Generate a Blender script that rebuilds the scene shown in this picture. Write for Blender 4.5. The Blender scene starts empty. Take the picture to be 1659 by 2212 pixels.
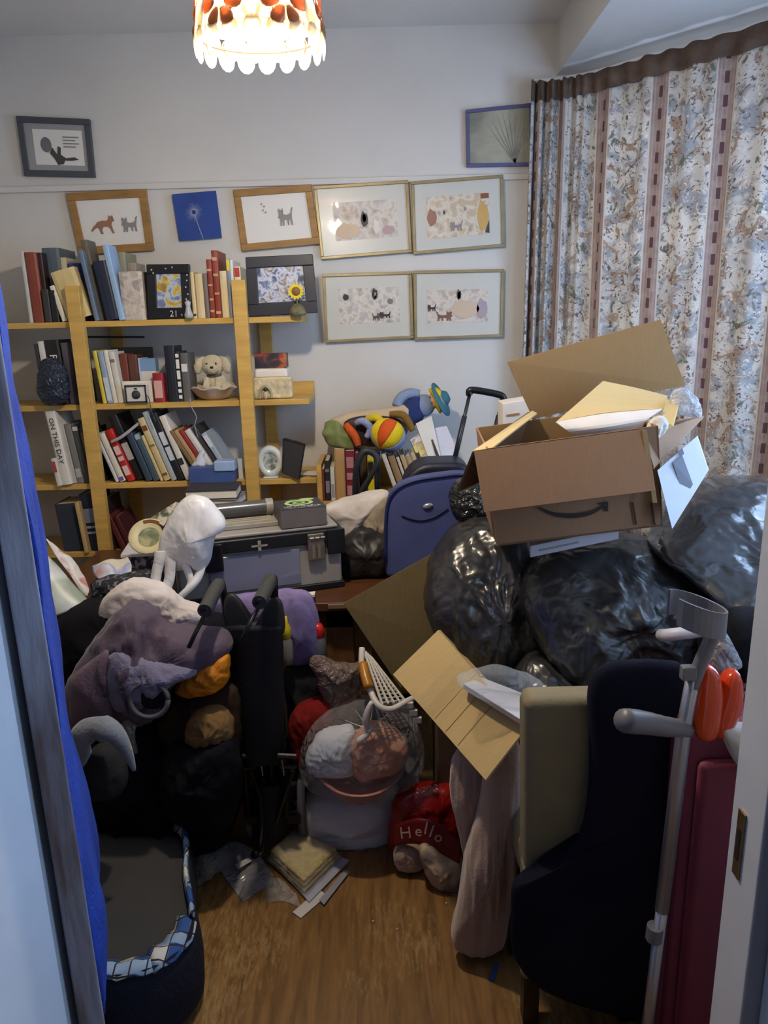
import bpy, bmesh, math, random
from mathutils import Vector, Matrix, noise
from math import sin, cos, pi, radians as rad
random.seed(7)
sc = bpy.context.scene
COL = sc.collection
# ------------------------------------------------------------------ camera
FPX, CX, CY, CZ = 1580.0, 829.5, 1106.0, 1.6
TH, RO = rad(14.5), rad(1.5)
_f = Vector((0, cos(TH), -sin(TH))); _u = Vector((0, sin(TH), cos(TH))); _r = Vector((1, 0, 0))
CR = _r*cos(RO) - _u*sin(RO); CU = _u*cos(RO) + _r*sin(RO)
CAMP = Vector((0, 0, CZ))
cd = bpy.data.cameras.new('camera'); cam = bpy.data.objects.new('camera', cd); COL.objects.link(cam)
cd.sensor_fit = 'VERTICAL'; cd.sensor_height = 24.0; cd.lens = FPX/2212*24.0; cd.clip_start = 0.02
m3 = Matrix((CR, CU, -_f)).transposed()
cam.matrix_world = Matrix.Translation(CAMP) @ m3.to_4x4()
sc.camera = cam
# ------------------------------------------------------------------ light and exposure
sc.view_settings.view_transform = 'Standard'; sc.view_settings.look = 'None'
sc.view_settings.gamma = 1.0; sc.view_settings.use_curve_mapping = False
sc.view_settings.exposure = 0.0
w = bpy.data.worlds.new('world'); sc.world = w; w.use_nodes = True
w.node_tree.nodes['Background'].inputs[0].default_value = (0.30, 0.42, 0.68, 1)   # overcast daylight outside
w.node_tree.nodes['Background'].inputs[1].default_value = 0.07
def area(name, loc, target, sx, sy, power, col):
    d = bpy.data.lights.new(name, 'AREA'); d.shape = 'RECTANGLE'; d.size = sx; d.size_y = sy; d.energy = power; d.color = col
    o = bpy.data.objects.new(name, d); COL.objects.link(o); o.location = loc
    o.rotation_euler = (Vector(target)-Vector(loc)).to_track_quat('-Z', 'Y').to_euler()
    return o
area('hall_window_daylight', (1.55, 0.15, 1.35), (-0.55, 0.8, 1.0), 0.5, 1.5, 16, (0.45, 0.66, 1.0))
area('bay_window_daylight', (1.54, 1.85, 1.65), (0.6, 1.85, 1.62), 0.95, 1.35, 40, (0.46, 0.66, 1.0))
area('near_bay_window_daylight', (1.17, 1.02, 1.65), (0.82, 1.72, 1.45), 0.6, 1.3, 4, (0.42, 0.63, 1.0))
LAMP = None
# ------------------------------------------------------------------ picture <-> place
def ray(px, py): return _f + CR*((px-CX)/FPX) - CU*((py-CY)/FPX)
def P(px, py, Y):
    d = ray(px, py); return CAMP + d*(Y/d.y)
def PZ(px, py, z):
    d = ray(px, py); return CAMP + d*((z-CZ)/d.z)
def mpp(px, py, Y): return (Y/ray(px, py).y)/FPX
# ------------------------------------------------------------------ objects
WB = {}
def tag(o, label=None, cat=None, group=None, kind=None):
    if label: o['label'] = label
    if cat: o['category'] = cat
    if group: o['group'] = group
    if kind: o['kind'] = kind
    return o
def thing(name, label, cat, loc, group=None):
    o = bpy.data.objects.new(name, None); COL.objects.link(o); o.location = Vector(loc); o.empty_display_size = .05
    WB[o.name] = Vector(loc)
    return tag(o, label, cat, group)
def mk(name, verts, faces, mat, parent=None, smooth=False, bevel=0, uv=None, solid=0, sub=0, flip=False):
    vs = [Vector(v) for v in verts]
    if parent is not None: base = WB[parent.name]
    else:
        c = sum(vs, Vector())/len(vs); base = Vector((c.x, c.y, min(v.z for v in vs)))
    me = bpy.data.meshes.new(name); me.from_pydata([v-base for v in vs], [], faces); me.update()
    o = bpy.data.objects.new(name, me); COL.objects.link(o); WB[o.name] = base
    if parent is not None: o.parent = parent
    else: o.location = base
    if mat: me.materials.append(mat)
    bm = bmesh.new(); bm.from_mesh(me); bmesh.ops.recalc_face_normals(bm, faces=bm.faces); bm.to_mesh(me); bm.free()
    if uv:
        l = me.uv_layers.new(name='UVMap')
        for lp in me.loops: l.data[lp.index].uv = uv[lp.vertex_index]
    if smooth: me.shade_smooth()
    if solid:
        s = o.modifiers.new('solid', 'SOLIDIFY'); s.thickness = solid; s.offset = 0
    if bevel:
        b = o.modifiers.new('bevel', 'BEVEL'); b.width = bevel; b.segments = 2; b.limit_method = 'ANGLE'
        me.shade_smooth(); b.harden_normals = True
    if sub:
        s = o.modifiers.new('sub', 'SUBSURF'); s.levels = sub; s.render_levels = sub
    return o
class G:
    """collects several shapes into one mesh"""
    def __init__(s): s.v = []; s.f = []
    def add(s, vf):
        v, f = vf; n = len(s.v); s.v += [Vector(a) for a in v]; s.f += [tuple(i+n for i in q) for q in f]; return s
    def mk(s, name, mat, parent=None, **k): return mk(name, s.v, s.f, mat, parent, **k)
BF = [(0,1,3,2),(4,6,7,5),(0,4,5,1),(2,3,7,6),(0,2,6,4),(1,5,7,3)]
def hexa(o, a, b, c):
    o, a, b, c = Vector(o), Vector(a), Vector(b), Vector(c)
    return [o+a*i+b*j+c*k for i in (0,1) for j in (0,1) for k in (0,1)], BF
def box(x0, x1, y0, y1, z0, z1): return hexa((x0,y0,z0), (x1-x0,0,0), (0,y1-y0,0), (0,0,z1-z0))
def quadslab(q, n):
    """slab on four corner points, thickened by vector n"""
    q = [Vector(p) for p in q]; n = Vector(n)
    v = q + [p+n for p in q]
    return v, [(0,1,2,3),(7,6,5,4),(0,4,5,1),(1,5,6,2),(2,6,7,3),(3,7,4,0)]
def prism(pts, n):
    pts = [Vector(p) for p in pts]; n = Vector(n); k = len(pts)
    v = pts + [p+n for p in pts]
    return v, [tuple(range(k)), tuple(range(2*k-1, k-1, -1))] + [(i, (i+1)%k, k+(i+1)%k, k+i) for i in range(k)]
def cat1(p0, p1, p2, p3, t):
    return 0.5*((2*p1)+(p2-p0)*t+(2*p0-5*p1+4*p2-p3)*t*t+(3*p1-p0-3*p2+p3)*t**3)
def spline(pts, n, closed=False):
    pts = [Vector(p) for p in pts]; k = len(pts); out = []
    if k == 2 and not closed: return [pts[0].lerp(pts[1], i/(n-1)) for i in range(n)]
    segs = k if closed else k-1
    for i in range(n):
        u = i*segs/(n if closed else n-1); s = min(int(u), segs-1); t = u-s
        g = (lambda j: pts[j % k]) if closed else (lambda j: pts[max(0, min(k-1, j))])
        out.append(cat1(g(s-1), g(s), g(s+1), g(s+2), t))
    return out
def tube(pts, r, n=8, cap=True):
    pts = [Vector(p) for p in pts]; v = []; f = []; m = len(pts)
    rs = r if isinstance(r, (list, tuple)) else [r]*m
    prev = None
    for i, p in enumerate(pts):
        t = (pts[min(i+1, m-1)]-pts[max(i-1, 0)]).normalized()
        if prev is None: a = t.orthogonal().normalized()
        else: a = (prev - t*prev.dot(t)).normalized()
        prev = a; b = t.cross(a)
        v += [p + (a*cos(2*pi*j/n)+b*sin(2*pi*j/n))*rs[i] for j in range(n)]
    for i in range(m-1):
        f += [(i*n+j, i*n+(j+1)%n, (i+1)*n+(j+1)%n, (i+1)*n+j) for j in range(n)]
    if cap: f += [tuple(range(n-1, -1, -1)), tuple(range((m-1)*n, m*n))]
    return v, f
def lathe(prof, c, n=24, ax=(0,0,1), ref=None, a0=0, a1=2*pi):
    """prof: (radius, height along axis)"""
    c = Vector(c); z = Vector(ax).normalized(); x = (Vector(ref) - z*Vector(ref).dot(z)).normalized() if ref else z.orthogonal().normalized(); y = z.cross(x)
    full = abs(a1-a0-2*pi) < 1e-6; m = n if full else n+1
    v = []; f = []
    for r, h in prof:
        v += [c+z*h+(x*cos(a0+(a1-a0)*j/n)+y*sin(a0+(a1-a0)*j/n))*r for j in range(m)]
    for i in range(len(prof)-1):
        for j in range(n):
            k = (j+1) % m
            f.append((i*m+j, i*m+k, (i+1)*m+k, (i+1)*m+j))
    return v, f
def ball(c, rx, ry, rz, n=16, k=10, R=None):
    c = Vector(c); v = []; f = []
    for i in range(k+1):
        a = pi*i/k
        for j in range(n):
            b = 2*pi*j/n; q = Vector((rx*sin(a)*cos(b), ry*sin(a)*sin(b), rz*cos(a)))
            if R: q = R @ q
            v.append(c+q)
    for i in range(k):
        f += [(i*n+j, i*n+(j+1)%n, (i+1)*n+(j+1)%n, (i+1)*n+j) for j in range(n)]
    return v, f
def ridged(p, sd):
    return 1-2*abs(noise.noise(p+Vector((sd*3.1, sd*1.7, sd))))
def inflate(outline, Y, df, db=None, N=56, K=9, amp=0.0, ws=(9,9,9), sd=1, tilt=0, center=None, fine=0.0, pw=0.6, flat=None):
    """closed soft body: its outline stands in the plane Y, its belly bulges df to the front and db to the back"""
    if db is None: db = df
    pts = spline([(a, b, 0) for a, b in outline], N, True)
    cx = sum(p.x for p in pts)/N; cy = sum(p.y for p in pts)/N
    if center: cx, cy = center
    q = [P(p.x, p.y, Y) for p in pts]; c = P(cx, cy, Y)
    if tilt:
        q = [P(p.x, p.y, Y + tilt*(c.z-a.z)) for p, a in zip(pts, q)]
    v = []; f = []
    wsv = Vector(ws)
    def disp(p, s):
        if not amp and not fine: return p
        e = Vector((p.x*wsv.x, p.y*wsv.y, p.z*wsv.z))
        d = amp*ridged(e, sd) + 0.55*amp*ridged(e*2.3, sd+5) + .3*amp*ridged(e*4.9, sd+9) + fine*noise.noise(e*6)
        n = (p-c).normalized(); n.y *= 1.3
        return p + n*d*(0.35+0.65*(1-s))
    v = list(q); v = [disp(p, 1.0) for p in v]
    for side, D in ((-1, df), (1, db)):
        st = len(v); ringprev = list(range(N))
        for k in range(1, K):
            a = pi/2*k/K; s = cos(a); h = sin(a)**pw
            idx = []
            for p in q:
                w_ = c.lerp(p, s); w_ = Vector((w_.x, w_.y+side*D*h, w_.z)); idx.append(len(v)); v.append(disp(w_, s))
            for j in range(N):
                g = (ringprev[j], ringprev[(j+1)%N], idx[(j+1)%N], idx[j]); f.append(g if side < 0 else g[::-1])
            ringprev = idx
        v.append(disp(Vector((c.x, c.y+side*D, c.z)), 0.0)); m = len(v)-1
        for j in range(N):
            g = (ringprev[j], ringprev[(j+1)%N], m); f.append(g if side < 0 else g[::-1])
    if flat is not None:
        for p in v: p.z = max(p.z, flat)
    return v, f
def sheet(rows, nu=24, nv=24, amp=0, ws=(8,8,8), sd=1, world=False, fine=0):
    R = [[Vector(p) if world else P(*p) for p in r] for r in rows]
    R = [spline(r, nu) for r in R]
    cols = [spline([R[i][j] for i in range(len(R))], nv) for j in range(nu)]
    v = []; f = []
    for i in range(nv):
        for j in range(nu):
            p = cols[j][i]
            if amp or fine:
                a = cols[min(j+1, nu-1)][i]-cols[max(j-1, 0)][i]; b = cols[j][min(i+1, nv-1)]-cols[j][max(i-1, 0)]
                n = a.cross(b)
                n = n.normalized() if n.length > 1e-9 else Vector((0,-1,0))
                e = Vector((p.x*ws[0], p.y*ws[1], p.z*ws[2]))
                p = p + n*(amp*ridged(e, sd)+.5*amp*noise.noise(e*2.1+Vector((sd,0,0)))+fine*noise.noise(e*5))
            v.append(p)
    for i in range(nv-1):
        for j in range(nu-1): f.append((i*nu+j, i*nu+j+1, (i+1)*nu+j+1, (i+1)*nu+j))
    uv = [(j/(nu-1), 1-i/(nv-1)) for i in range(nv) for j in range(nu)]
    return v, f, uv
# ------------------------------------------------------------------ materials
def lin(c):
    if isinstance(c, str): c = tuple(int(c[i:i+2], 16) for i in (1, 3, 5))
    return tuple(((x/255)/12.92 if x/255 <= 0.04045 else ((x/255+0.055)/1.055)**2.4) for x in c) + (1,)
MATS = {}
def N_(t, typ, **k):
    n = t.nodes.new(typ)
    for a, b in k.items(): setattr(n, a, b)
    return n
def M(name, col, rough=.6, var=.12, vs=6, bump=0.0, bs=60, metal=0, spec=.5, trans=0, alpha=1, sheen=0, emis=None, es=0, col2=None, mixs=5, stretch=None, coat=0, sub=0, contrast=None, dist=.01, ior=1.45):
    if name in MATS: return MATS[name]
    m = bpy.data.materials.new(name); m.use_nodes = True; t = m.node_tree; b = t.nodes['Principled BSDF']; L = t.links.new
    tc = N_(t, 'ShaderNodeTexCoord'); co = tc.outputs['Object']
    if stretch:
        mp = N_(t, 'ShaderNodeMapping'); mp.inputs['Scale'].default_value = stretch; L(co, mp.inputs[0]); co = mp.outputs[0]
    nz = N_(t, 'ShaderNodeTexNoise'); nz.inputs['Scale'].default_value = vs if not col2 else mixs; nz.inputs['Detail'].default_value = 6; L(co, nz.inputs['Vector'])
    rp = N_(t, 'ShaderNodeValToRGB'); L(nz.outputs['Fac'], rp.inputs[0]); c = lin(col)
    lo, hi = contrast or (.3, .7)
    rp.color_ramp.elements[0].position = lo; rp.color_ramp.elements[1].position = hi
    if col2:
        rp.color_ramp.elements[0].color = c; rp.color_ramp.elements[1].color = lin(col2)
    else:
        rp.color_ramp.elements[0].color = tuple(x*(1-var) for x in c[:3])+(1,); rp.color_ramp.elements[1].color = tuple(min(1, x*(1+var)) for x in c[:3])+(1,)
    L(rp.outputs[0], b.inputs['Base Color'])
    b.inputs['Roughness'].default_value = rough; b.inputs['Metallic'].default_value = metal; b.inputs['Specular IOR Level'].default_value = spec
    b.inputs['Transmission Weight'].default_value = trans; b.inputs['Alpha'].default_value = alpha; b.inputs['IOR'].default_value = ior
    b.inputs['Coat Weight'].default_value = coat
    if sheen: b.inputs['Sheen Weight'].default_value = sheen; b.inputs['Sheen Roughness'].default_value = .5
    if emis: b.inputs['Emission Color'].default_value = lin(emis); b.inputs['Emission Strength'].default_value = es
    if bump:
        bz = N_(t, 'ShaderNodeTexNoise'); bz.inputs['Scale'].default_value = bs; bz.inputs['Detail'].default_value = 5; L(co, bz.inputs['Vector'])
        bp = N_(t, 'ShaderNodeBump'); bp.inputs['Strength'].default_value = bump; bp.inputs['Distance'].default_value = dist; L(bz.outputs['Fac'], bp.inputs['Height']); L(bp.outputs[0], b.inputs['Normal'])
    MATS[name] = m
    return m
def crinkle(name, col, rough=.25, scale=14, strength=.6, alpha=1.0, rim=None, dist=.02, spec=.6, coat=0):
    """shiny creased plastic film: folds from distorted voronoi edges and ridged noise"""
    if name in MATS: return MATS[name]
    m = M(name, col, rough, .1, 5, alpha=alpha, spec=spec, coat=coat); t = m.node_tree; L = t.links.new; b = t.nodes['Principled BSDF']
    tc = N_(t, 'ShaderNodeTexCoord')
    nz = N_(t, 'ShaderNodeTexNoise'); nz.inputs['Scale'].default_value = scale*.35; nz.inputs['Detail'].default_value = 2; L(tc.outputs['Object'], nz.inputs['Vector'])
    mx = N_(t, 'ShaderNodeVectorMath', operation='MULTIPLY_ADD'); L(nz.outputs['Color'], mx.inputs[0]); mx.inputs[1].default_value = (.16, .16, .16); L(tc.outputs['Object'], mx.inputs[2])
    vo = N_(t, 'ShaderNodeTexVoronoi', feature='DISTANCE_TO_EDGE'); vo.inputs['Scale'].default_value = scale; L(mx.outputs[0], vo.inputs['Vector'])
    wv = N_(t, 'ShaderNodeTexNoise'); wv.inputs['Scale'].default_value = scale*1.6; wv.inputs['Detail'].default_value = 2; wv.inputs['Distortion'].default_value = 1.6; L(mx.outputs[0], wv.inputs['Vector'])
    sm = N_(t, 'ShaderNodeMath', operation='MINIMUM'); L(vo.outputs[0], sm.inputs[0]); sm.inputs[1].default_value = .3
    ad = N_(t, 'ShaderNodeMath', operation='ADD'); L(sm.outputs[0], ad.inputs[0]); L(wv.outputs[0], ad.inputs[1])
    bp = N_(t, 'ShaderNodeBump'); bp.inputs['Strength'].default_value = strength; bp.inputs['Distance'].default_value = dist; L(ad.outputs[0], bp.inputs['Height']); L(bp.outputs[0], b.inputs['Normal'])
    return m
def film(name, tint=(235,235,240), clear=.8, scale=18):
    """clear plastic film: mostly see-through with glossy creases"""
    if name in MATS: return MATS[name]
    m = crinkle(name, tint, .12, scale, .9); t = m.node_tree; L = t.links.new; b = t.nodes['Principled BSDF']
    tr = N_(t, 'ShaderNodeBsdfTransparent'); mx = N_(t, 'ShaderNodeMixShader'); mx.inputs[0].default_value = 1-clear
    lw = N_(t, 'ShaderNodeLayerWeight'); lw.inputs[0].default_value = .2
    mm = N_(t, 'ShaderNodeMath', operation='MULTIPLY_ADD'); L(lw.outputs['Facing'], mm.inputs[0]); mm.inputs[1].default_value = .3; mm.inputs[2].default_value = 1-clear
    L(mm.outputs[0], mx.inputs[0]); out = t.nodes['Material Output']
    L(tr.outputs[0], mx.inputs[1]); L(b.outputs[0], mx.inputs[2]); L(mx.outputs[0], out.inputs[0])
    return m
def ramp_mat(name, stops, scale=8, detail=4, rough=.6, seed=0, coat=.0, dist=.6):
    """patches of several colours (printed pictures, patterned cloth)"""
    if name in MATS: return MATS[name]
    m = bpy.data.materials.new(name); m.use_nodes = True; t = m.node_tree; b = t.nodes['Principled BSDF']; L = t.links.new
    tc = N_(t, 'ShaderNodeTexCoord'); mp = N_(t, 'ShaderNodeMapping'); mp.inputs['Location'].default_value = (seed*3.3, seed*1.3, seed*2.1); L(tc.outputs['Object'], mp.inputs[0])
    nz = N_(t, 'ShaderNodeTexNoise'); nz.inputs['Scale'].default_value = scale; nz.inputs['Detail'].default_value = detail; nz.inputs['Distortion'].default_value = dist; L(mp.outputs[0], nz.inputs['Vector'])
    rp = N_(t, 'ShaderNodeValToRGB'); L(nz.outputs['Fac'], rp.inputs[0]); cr = rp.color_ramp
    for i, (p, c) in enumerate(stops):
        e = cr.elements[i] if i < 2 else cr.elements.new(p)
        e.position = p; e.color = lin(c)
    L(rp.outputs[0], b.inputs['Base Color']); b.inputs['Roughness'].default_value = rough; b.inputs['Coat Weight'].default_value = coat
    MATS[name] = m
    return m
_sc = {}
def S(col, rough=.55):
    """plain painted / printed surface in one colour, faint mottling"""
    k = 'surface_%s_%d' % (col, int(rough*100))
    return M(k, col, rough, .08, 9)
def text(body, size, o, xd, yd, mat, parent, name='lettering', width=None, bend=None):
    cu = bpy.data.curves.new('t', 'FONT'); cu.body = body; cu.size = 1; cu.extrude = .002; cu.align_x = 'CENTER'; cu.align_y = 'CENTER'; cu.resolution_u = 2
    ob = bpy.data.objects.new('t', cu); COL.objects.link(ob); bpy.context.view_layer.update()
    me = bpy.data.meshes.new_from_object(ob.evaluated_get(bpy.context.evaluated_depsgraph_get()))
    vs = [v.co.copy() for v in me.vertices]; fs = [tuple(p.vertices) for p in me.polygons]
    bpy.data.objects.remove(ob); bpy.data.curves.remove(cu); bpy.data.meshes.remove(me)
    xd = Vector(xd).normalized(); yd = Vector(yd).normalized(); nd = xd.cross(yd)
    wx = max(v.x for v in vs)-min(v.x for v in vs); sx = (width/wx) if width else size
    o = Vector(o)
    return mk(name, [o+xd*v.x*sx+yd*(v.y*size+(bend(v.x*sx) if bend else 0))+nd*(v.z*.15) for v in vs], fs, mat, parent)
# ================================================================== the room
CEIL = P(700, 62, 3.15).z
BAYC = P(1180, 145, 3.05).z
XR, XL, YB = 0.71, -1.62, 3.15
def plaster(name, col, bump=.15, var=.04):
    return M(name, col, .85, var, 3, bump=bump, bs=90, dist=.004, spec=.25)
m_wall = plaster('white_wall_paint', (204, 202, 198))
m_ceil = plaster('ceiling_paint', (218, 216, 212))
m_gloss = M('white_gloss_paint', (212, 214, 218), .35, .05, 12, bump=.1, bs=25)
def floor_mat():
    m = M('worn_brown_floor', (98, 60, 32), .42, .2, 3, spec=.5); t = m.node_tree; L = t.links.new; b = t.nodes['Principled BSDF']
    tc = N_(t, 'ShaderNodeTexCoord')
    mp = N_(t, 'ShaderNodeMapping'); mp.inputs['Scale'].default_value = (14, 1.6, 1); L(tc.outputs['Object'], mp.inputs[0])
    g = N_(t, 'ShaderNodeTexNoise'); g.inputs['Scale'].default_value = 3; g.inputs['Detail'].default_value = 8; g.inputs['Distortion'].default_value = .8; L(mp.outputs[0], g.inputs['Vector'])
    r = N_(t, 'ShaderNodeValToRGB'); L(g.outputs[0], r.inputs[0])
    r.color_ramp.elements[0].position = .3; r.color_ramp.elements[0].color = lin((104, 74, 38)); r.color_ramp.elements[1].position = .7; r.color_ramp.elements[1].color = lin((150, 112, 64))
    mp2 = N_(t, 'ShaderNodeMapping'); mp2.inputs['Scale'].default_value = (30, 7, 1); mp2.inputs['Rotation'].default_value = (0, 0, .12); L(tc.outputs['Object'], mp2.inputs[0])
    s = N_(t, 'ShaderNodeTexNoise'); s.inputs['Scale'].default_value = 3.2; s.inputs['Detail'].default_value = 10; s.inputs['Roughness'].default_value = .75; L(mp2.outputs[0], s.inputs['Vector'])
    n2 = N_(t, 'ShaderNodeTexNoise'); n2.inputs['Scale'].default_value = 2.6; L(tc.outputs['Object'], n2.inputs['Vector'])
    pr = N_(t, 'ShaderNodeMath', operation='MULTIPLY'); L(s.outputs[0], pr.inputs[0]); L(n2.outputs[0], pr.inputs[1])
    r2 = N_(t, 'ShaderNodeValToRGB'); L(pr.outputs[0], r2.inputs[0]); r2.color_ramp.elements[0].position = .27; r2.color_ramp.elements[1].position = .44
    mx = N_(t, 'ShaderNodeMix', data_type='RGBA'); L(r2.outputs[0], mx.inputs[0]); L(r.outputs[0], mx.inputs[6]); mx.inputs[7].default_value = lin((182, 152, 106))
    L(mx.outputs[2], b.inputs['Base Color'])
    bp = N_(t, 'ShaderNodeBump'); bp.inputs['Strength'].default_value = .15; bp.inputs['Distance'].default_value = .003; L(s.outputs[0], bp.inputs['Height']); L(bp.outputs[0], b.inputs['Normal'])
    return m
st = lambda o: tag(o, kind='structure')
st(mk('floor', *box(XL-.1, 1.6, -2.2, YB+.1, -.06, 0), floor_mat()))
st(mk('ceiling', *box(XL-.1, XR+.08, .78, YB+.1, CEIL, CEIL+.08), m_ceil))
st(mk('wall_back', *box(XL-.1, 1.0, YB, YB+.1, 0, CEIL+.1), m_wall))
st(mk('wall_left', *box(XL-.1, XL, .78, YB, 0, CEIL+.1), m_wall))
# right wall: header over the bay, short pier by the door
g = G(); g.add(box(XR, XR+.08, .86, YB, BAYC, CEIL+.08)); g.add(box(XR, XR+.08, .78, 1.0, 0, BAYC)); st(g.mk('wall_right', m_wall))
g = G(); g.add(prism([(XR+.08, 3.14, BAYC), (1.46, 2.46, BAYC), (1.46, 1.3, BAYC), (XR+.08, .95, BAYC)], (0, 0, .06))); st(g.mk('ceiling_bay', m_wall))
# front wall with the doorway
g = G(); g.add(box(XL-.1, -.56, .78, .88, 0, CEIL+.1)); g.add(box(.49, XR+.1, .76, .8, 0, CEIL+.1)); g.add(box(-.56, .49, .78, .86, 2.08, CEIL+.1)); st(g.mk('wall_front', m_wall))
# picture rail
st(mk('trim_1', *box(XL, XR-.05, YB-.012, YB, P(700, 392, 3.14).z-.012, P(700, 392, 3.14).z+.012), m_wall, bevel=.004))
# bay walls and windows
m_glass = film('window_glass', (225, 232, 240), .93, 2)
def baywall(n, a, b):
    a, b = Vector(a), Vector(b); d = (b-a); nn = Vector((d.y, -d.x, 0)).normalized()*(.06)
    if nn.x < 0: nn = -nn
    z0, z1 = .85, BAYC-.16
    def pan(s0, s1, za, zb, off=0, th=1):
        return hexa(a.lerp(b, s0)+Vector((0, 0, za))+nn*off, (b-a)*(s1-s0), nn*th, (0, 0, zb-za))
    w_ = G(); w_.add(pan(0, 1, 0, z0)); w_.add(pan(0, 1, z1, BAYC+.06)); w_.add(pan(0, .1, z0, z1)); w_.add(pan(.9, 1, z0, z1))
    st(w_.mk('wall_bay_%d' % n, m_wall))
    f = G(); f.add(pan(.1, .9, z0, z0+.05, .2, .6)); f.add(pan(.1, .9, z1-.05, z1, .2, .6)); f.add(pan(.1, .16, z0, z1, .2, .6)); f.add(pan(.84, .9, z0, z1, .2, .6)); f.add(pan(.1, .9, z1-.4, z1-.36, .2, .6))
    fo = f.mk('window_%d' % n, m_gloss); st(fo)
    mk('pane', *pan(.14, .87, z0+.03, z1-.03, .45, .08), m_glass, fo)
baywall(1, (.80, 3.14, 0), (1.44, 2.47, 0)); baywall(2, (1.44, 2.46, 0), (1.44, 1.32, 0)); baywall(3, (1.44, 1.31, 0), (XR+.05, .97, 0))
area('splay_window_daylight', (1.40, 3.10, 2.0), (1.0, 2.7, 2.05), .6, 1.1, 30, (.62, .76, 1.0))
# door lining, left and right, with strike plate and latch hole
m_jl = M('blue_white_gloss', (205, 212, 222), .3, .05, 10, bump=.15, bs=12)
g = G(); g.add(box(-.60, -.522, .66, .925, 0, 2.06)); g.add(box(-.60, -.534, .925, .99, 0, 2.06)); st(g.mk('door_lining_left', m_jl, bevel=.004))
g = G(); g.add(box(.442, .53, .745, .822, 0, 2.06)); o = st(g.mk('door_lining_right', m_jl, bevel=.004))
st(mk('architrave_right', *box(.462, .62, .715, .744, 0, 2.1), m_jl, bevel=.006))
st(mk('door_lining_head', *box(-.6, .53, .745, .86, 2.06, 2.1), m_jl))
spz = P(1572, 1830, .79).z
mk('strike_plate', *box(.439, .4435, .784, .80, spz-.045, spz+.05), M('brass_plate', (150, 130, 90), .35, .2, 20, metal=.9), o)
mk('latch_bolt_hole', *box(.4385, .4425, .788, .796, spz-.02, spz+.025), M('dark_hole', (20, 16, 14), .8), o)
# door standing open past square, seen on its hinge edge
dd = Vector((-.45, .893, 0)).normalized(); dn = Vector((dd.y, -dd.x, 0))
hp = Vector((-.517, .945, 0.008))
d_ = st(mk('door_1', *hexa(hp, dd*.74, dn*.038, (0, 0, 1.98)), M('worn_door_edge', (92, 68, 58), .5, .35, 4, bump=.2, bs=30, stretch=(4, 4, .6), col2=(168, 168, 180), mixs=4, contrast=(.40, .68)), bevel=.003))
# blue dressing gown hung on the door
m_robe = M('blue_towelling', (24, 58, 150), .95, .25, 12, bump=.4, bs=120)
rows = []
for i, z in enumerate((1.93, 1.75, 1.5, 1.25, 1.0, .8, .62, .45)):
    bulge = (-.02, -.01, .0, .008, .010, .012, .026, .008)[i]
    a = hp+dn*.040+Vector((0, 0, z))
    rows.append([a+dd*(.03+.02*sin(i*2)), a+dd*.10+dn*bulge, a+dd*.22+dn*bulge*.8, a+dd*.36+dn*(bulge+.01), a+dd*.5+dn*.01])
v, f, uv = sheet(rows, 20, 40, .008, (10, 10, 3), 3, True)
tag(mk('dressing_gown', v, f, m_robe, smooth=True, solid=.008), 'bright blue towelling dressing gown hanging down the open door', 'dressing gown')
# ================================================================== pendant lamp
LX = P(562, 95, 1.75)
RIMZ = P(562, 92, 1.75).z
RS = mpp(562, 100, 1.75)*136
lamp = thing('pendant_lamp', 'pendant lamp of copper petals and hanging pearly shell discs', 'lamp', (LX.x, LX.y, RIMZ))
def shell_mat(name, col, t):
    m = bpy.data.materials.new(name); m.use_nodes = True; nt = m.node_tree; L = nt.links.new; b = nt.nodes['Principled BSDF']
    tc = N_(nt, 'ShaderNodeTexCoord'); nz = N_(nt, 'ShaderNodeTexNoise'); nz.inputs['Scale'].default_value = 40; L(tc.outputs['Object'], nz.inputs['Vector'])
    rp = N_(nt, 'ShaderNodeValToRGB'); L(nz.outputs[0], rp.inputs[0]); c = lin(col)
    rp.color_ramp.elements[0].color = tuple(x*.75 for x in c[:3])+(1,); rp.color_ramp.elements[1].color = c
    L(rp.outputs[0], b.inputs['Base Color']); b.inputs['Roughness'].default_value = .3
    tr = N_(nt, 'ShaderNodeBsdfTranslucent'); L(rp.outputs[0], tr.inputs[0]); mx = N_(nt, 'ShaderNodeMixShader'); mx.inputs[0].default_value = t
    L(b.outputs[0], mx.inputs[1]); L(tr.outputs[0], mx.inputs[2]); L(mx.outputs[0], nt.nodes['Material Output'].inputs[0])
    return m
m_pet = shell_mat('copper_petal', (176, 116, 70), .30); m_disc = shell_mat('pearl_shell', (250, 244, 228), .6)
m_wire = M('dark_lamp_wire', (60, 44, 34), .4, metal=.8)
def dome(h):      # radius of the shade at height h above the rim
    return RS*(1.0 - .10*(max(h,0)/.10)**1.5) if h < .10 else RS*.9*math.sqrt(max(.02, 1-((h-.10)/.125)**2))
def leafmesh(name, w, hgt, dish, mat, tip=0):
    v = [Vector((0, 0, 0))]; f = []; n = 14
    for k, s in ((1, .55), (2, 1.0)):
        for j in range(n):
            a = 2*pi*j/n; x = w*s*cos(a); z = hgt*s*sin(a)
            if tip: x *= (1-.28*sin(a)*tip)
            v.append(Vector((x, dish*(1-s*s), z)))
    v[0].y = dish
    f += [(0, 1+j, 1+(j+1)%n) for j in range(n)] + [(1+j, 1+n+j, 1+n+(j+1)%n, 1+(j+1)%n) for j in range(n)]
    me = bpy.data.meshes.new(name); me.from_pydata(v, [], f); me.materials.append(mat); me.shade_smooth(); return me
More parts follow.
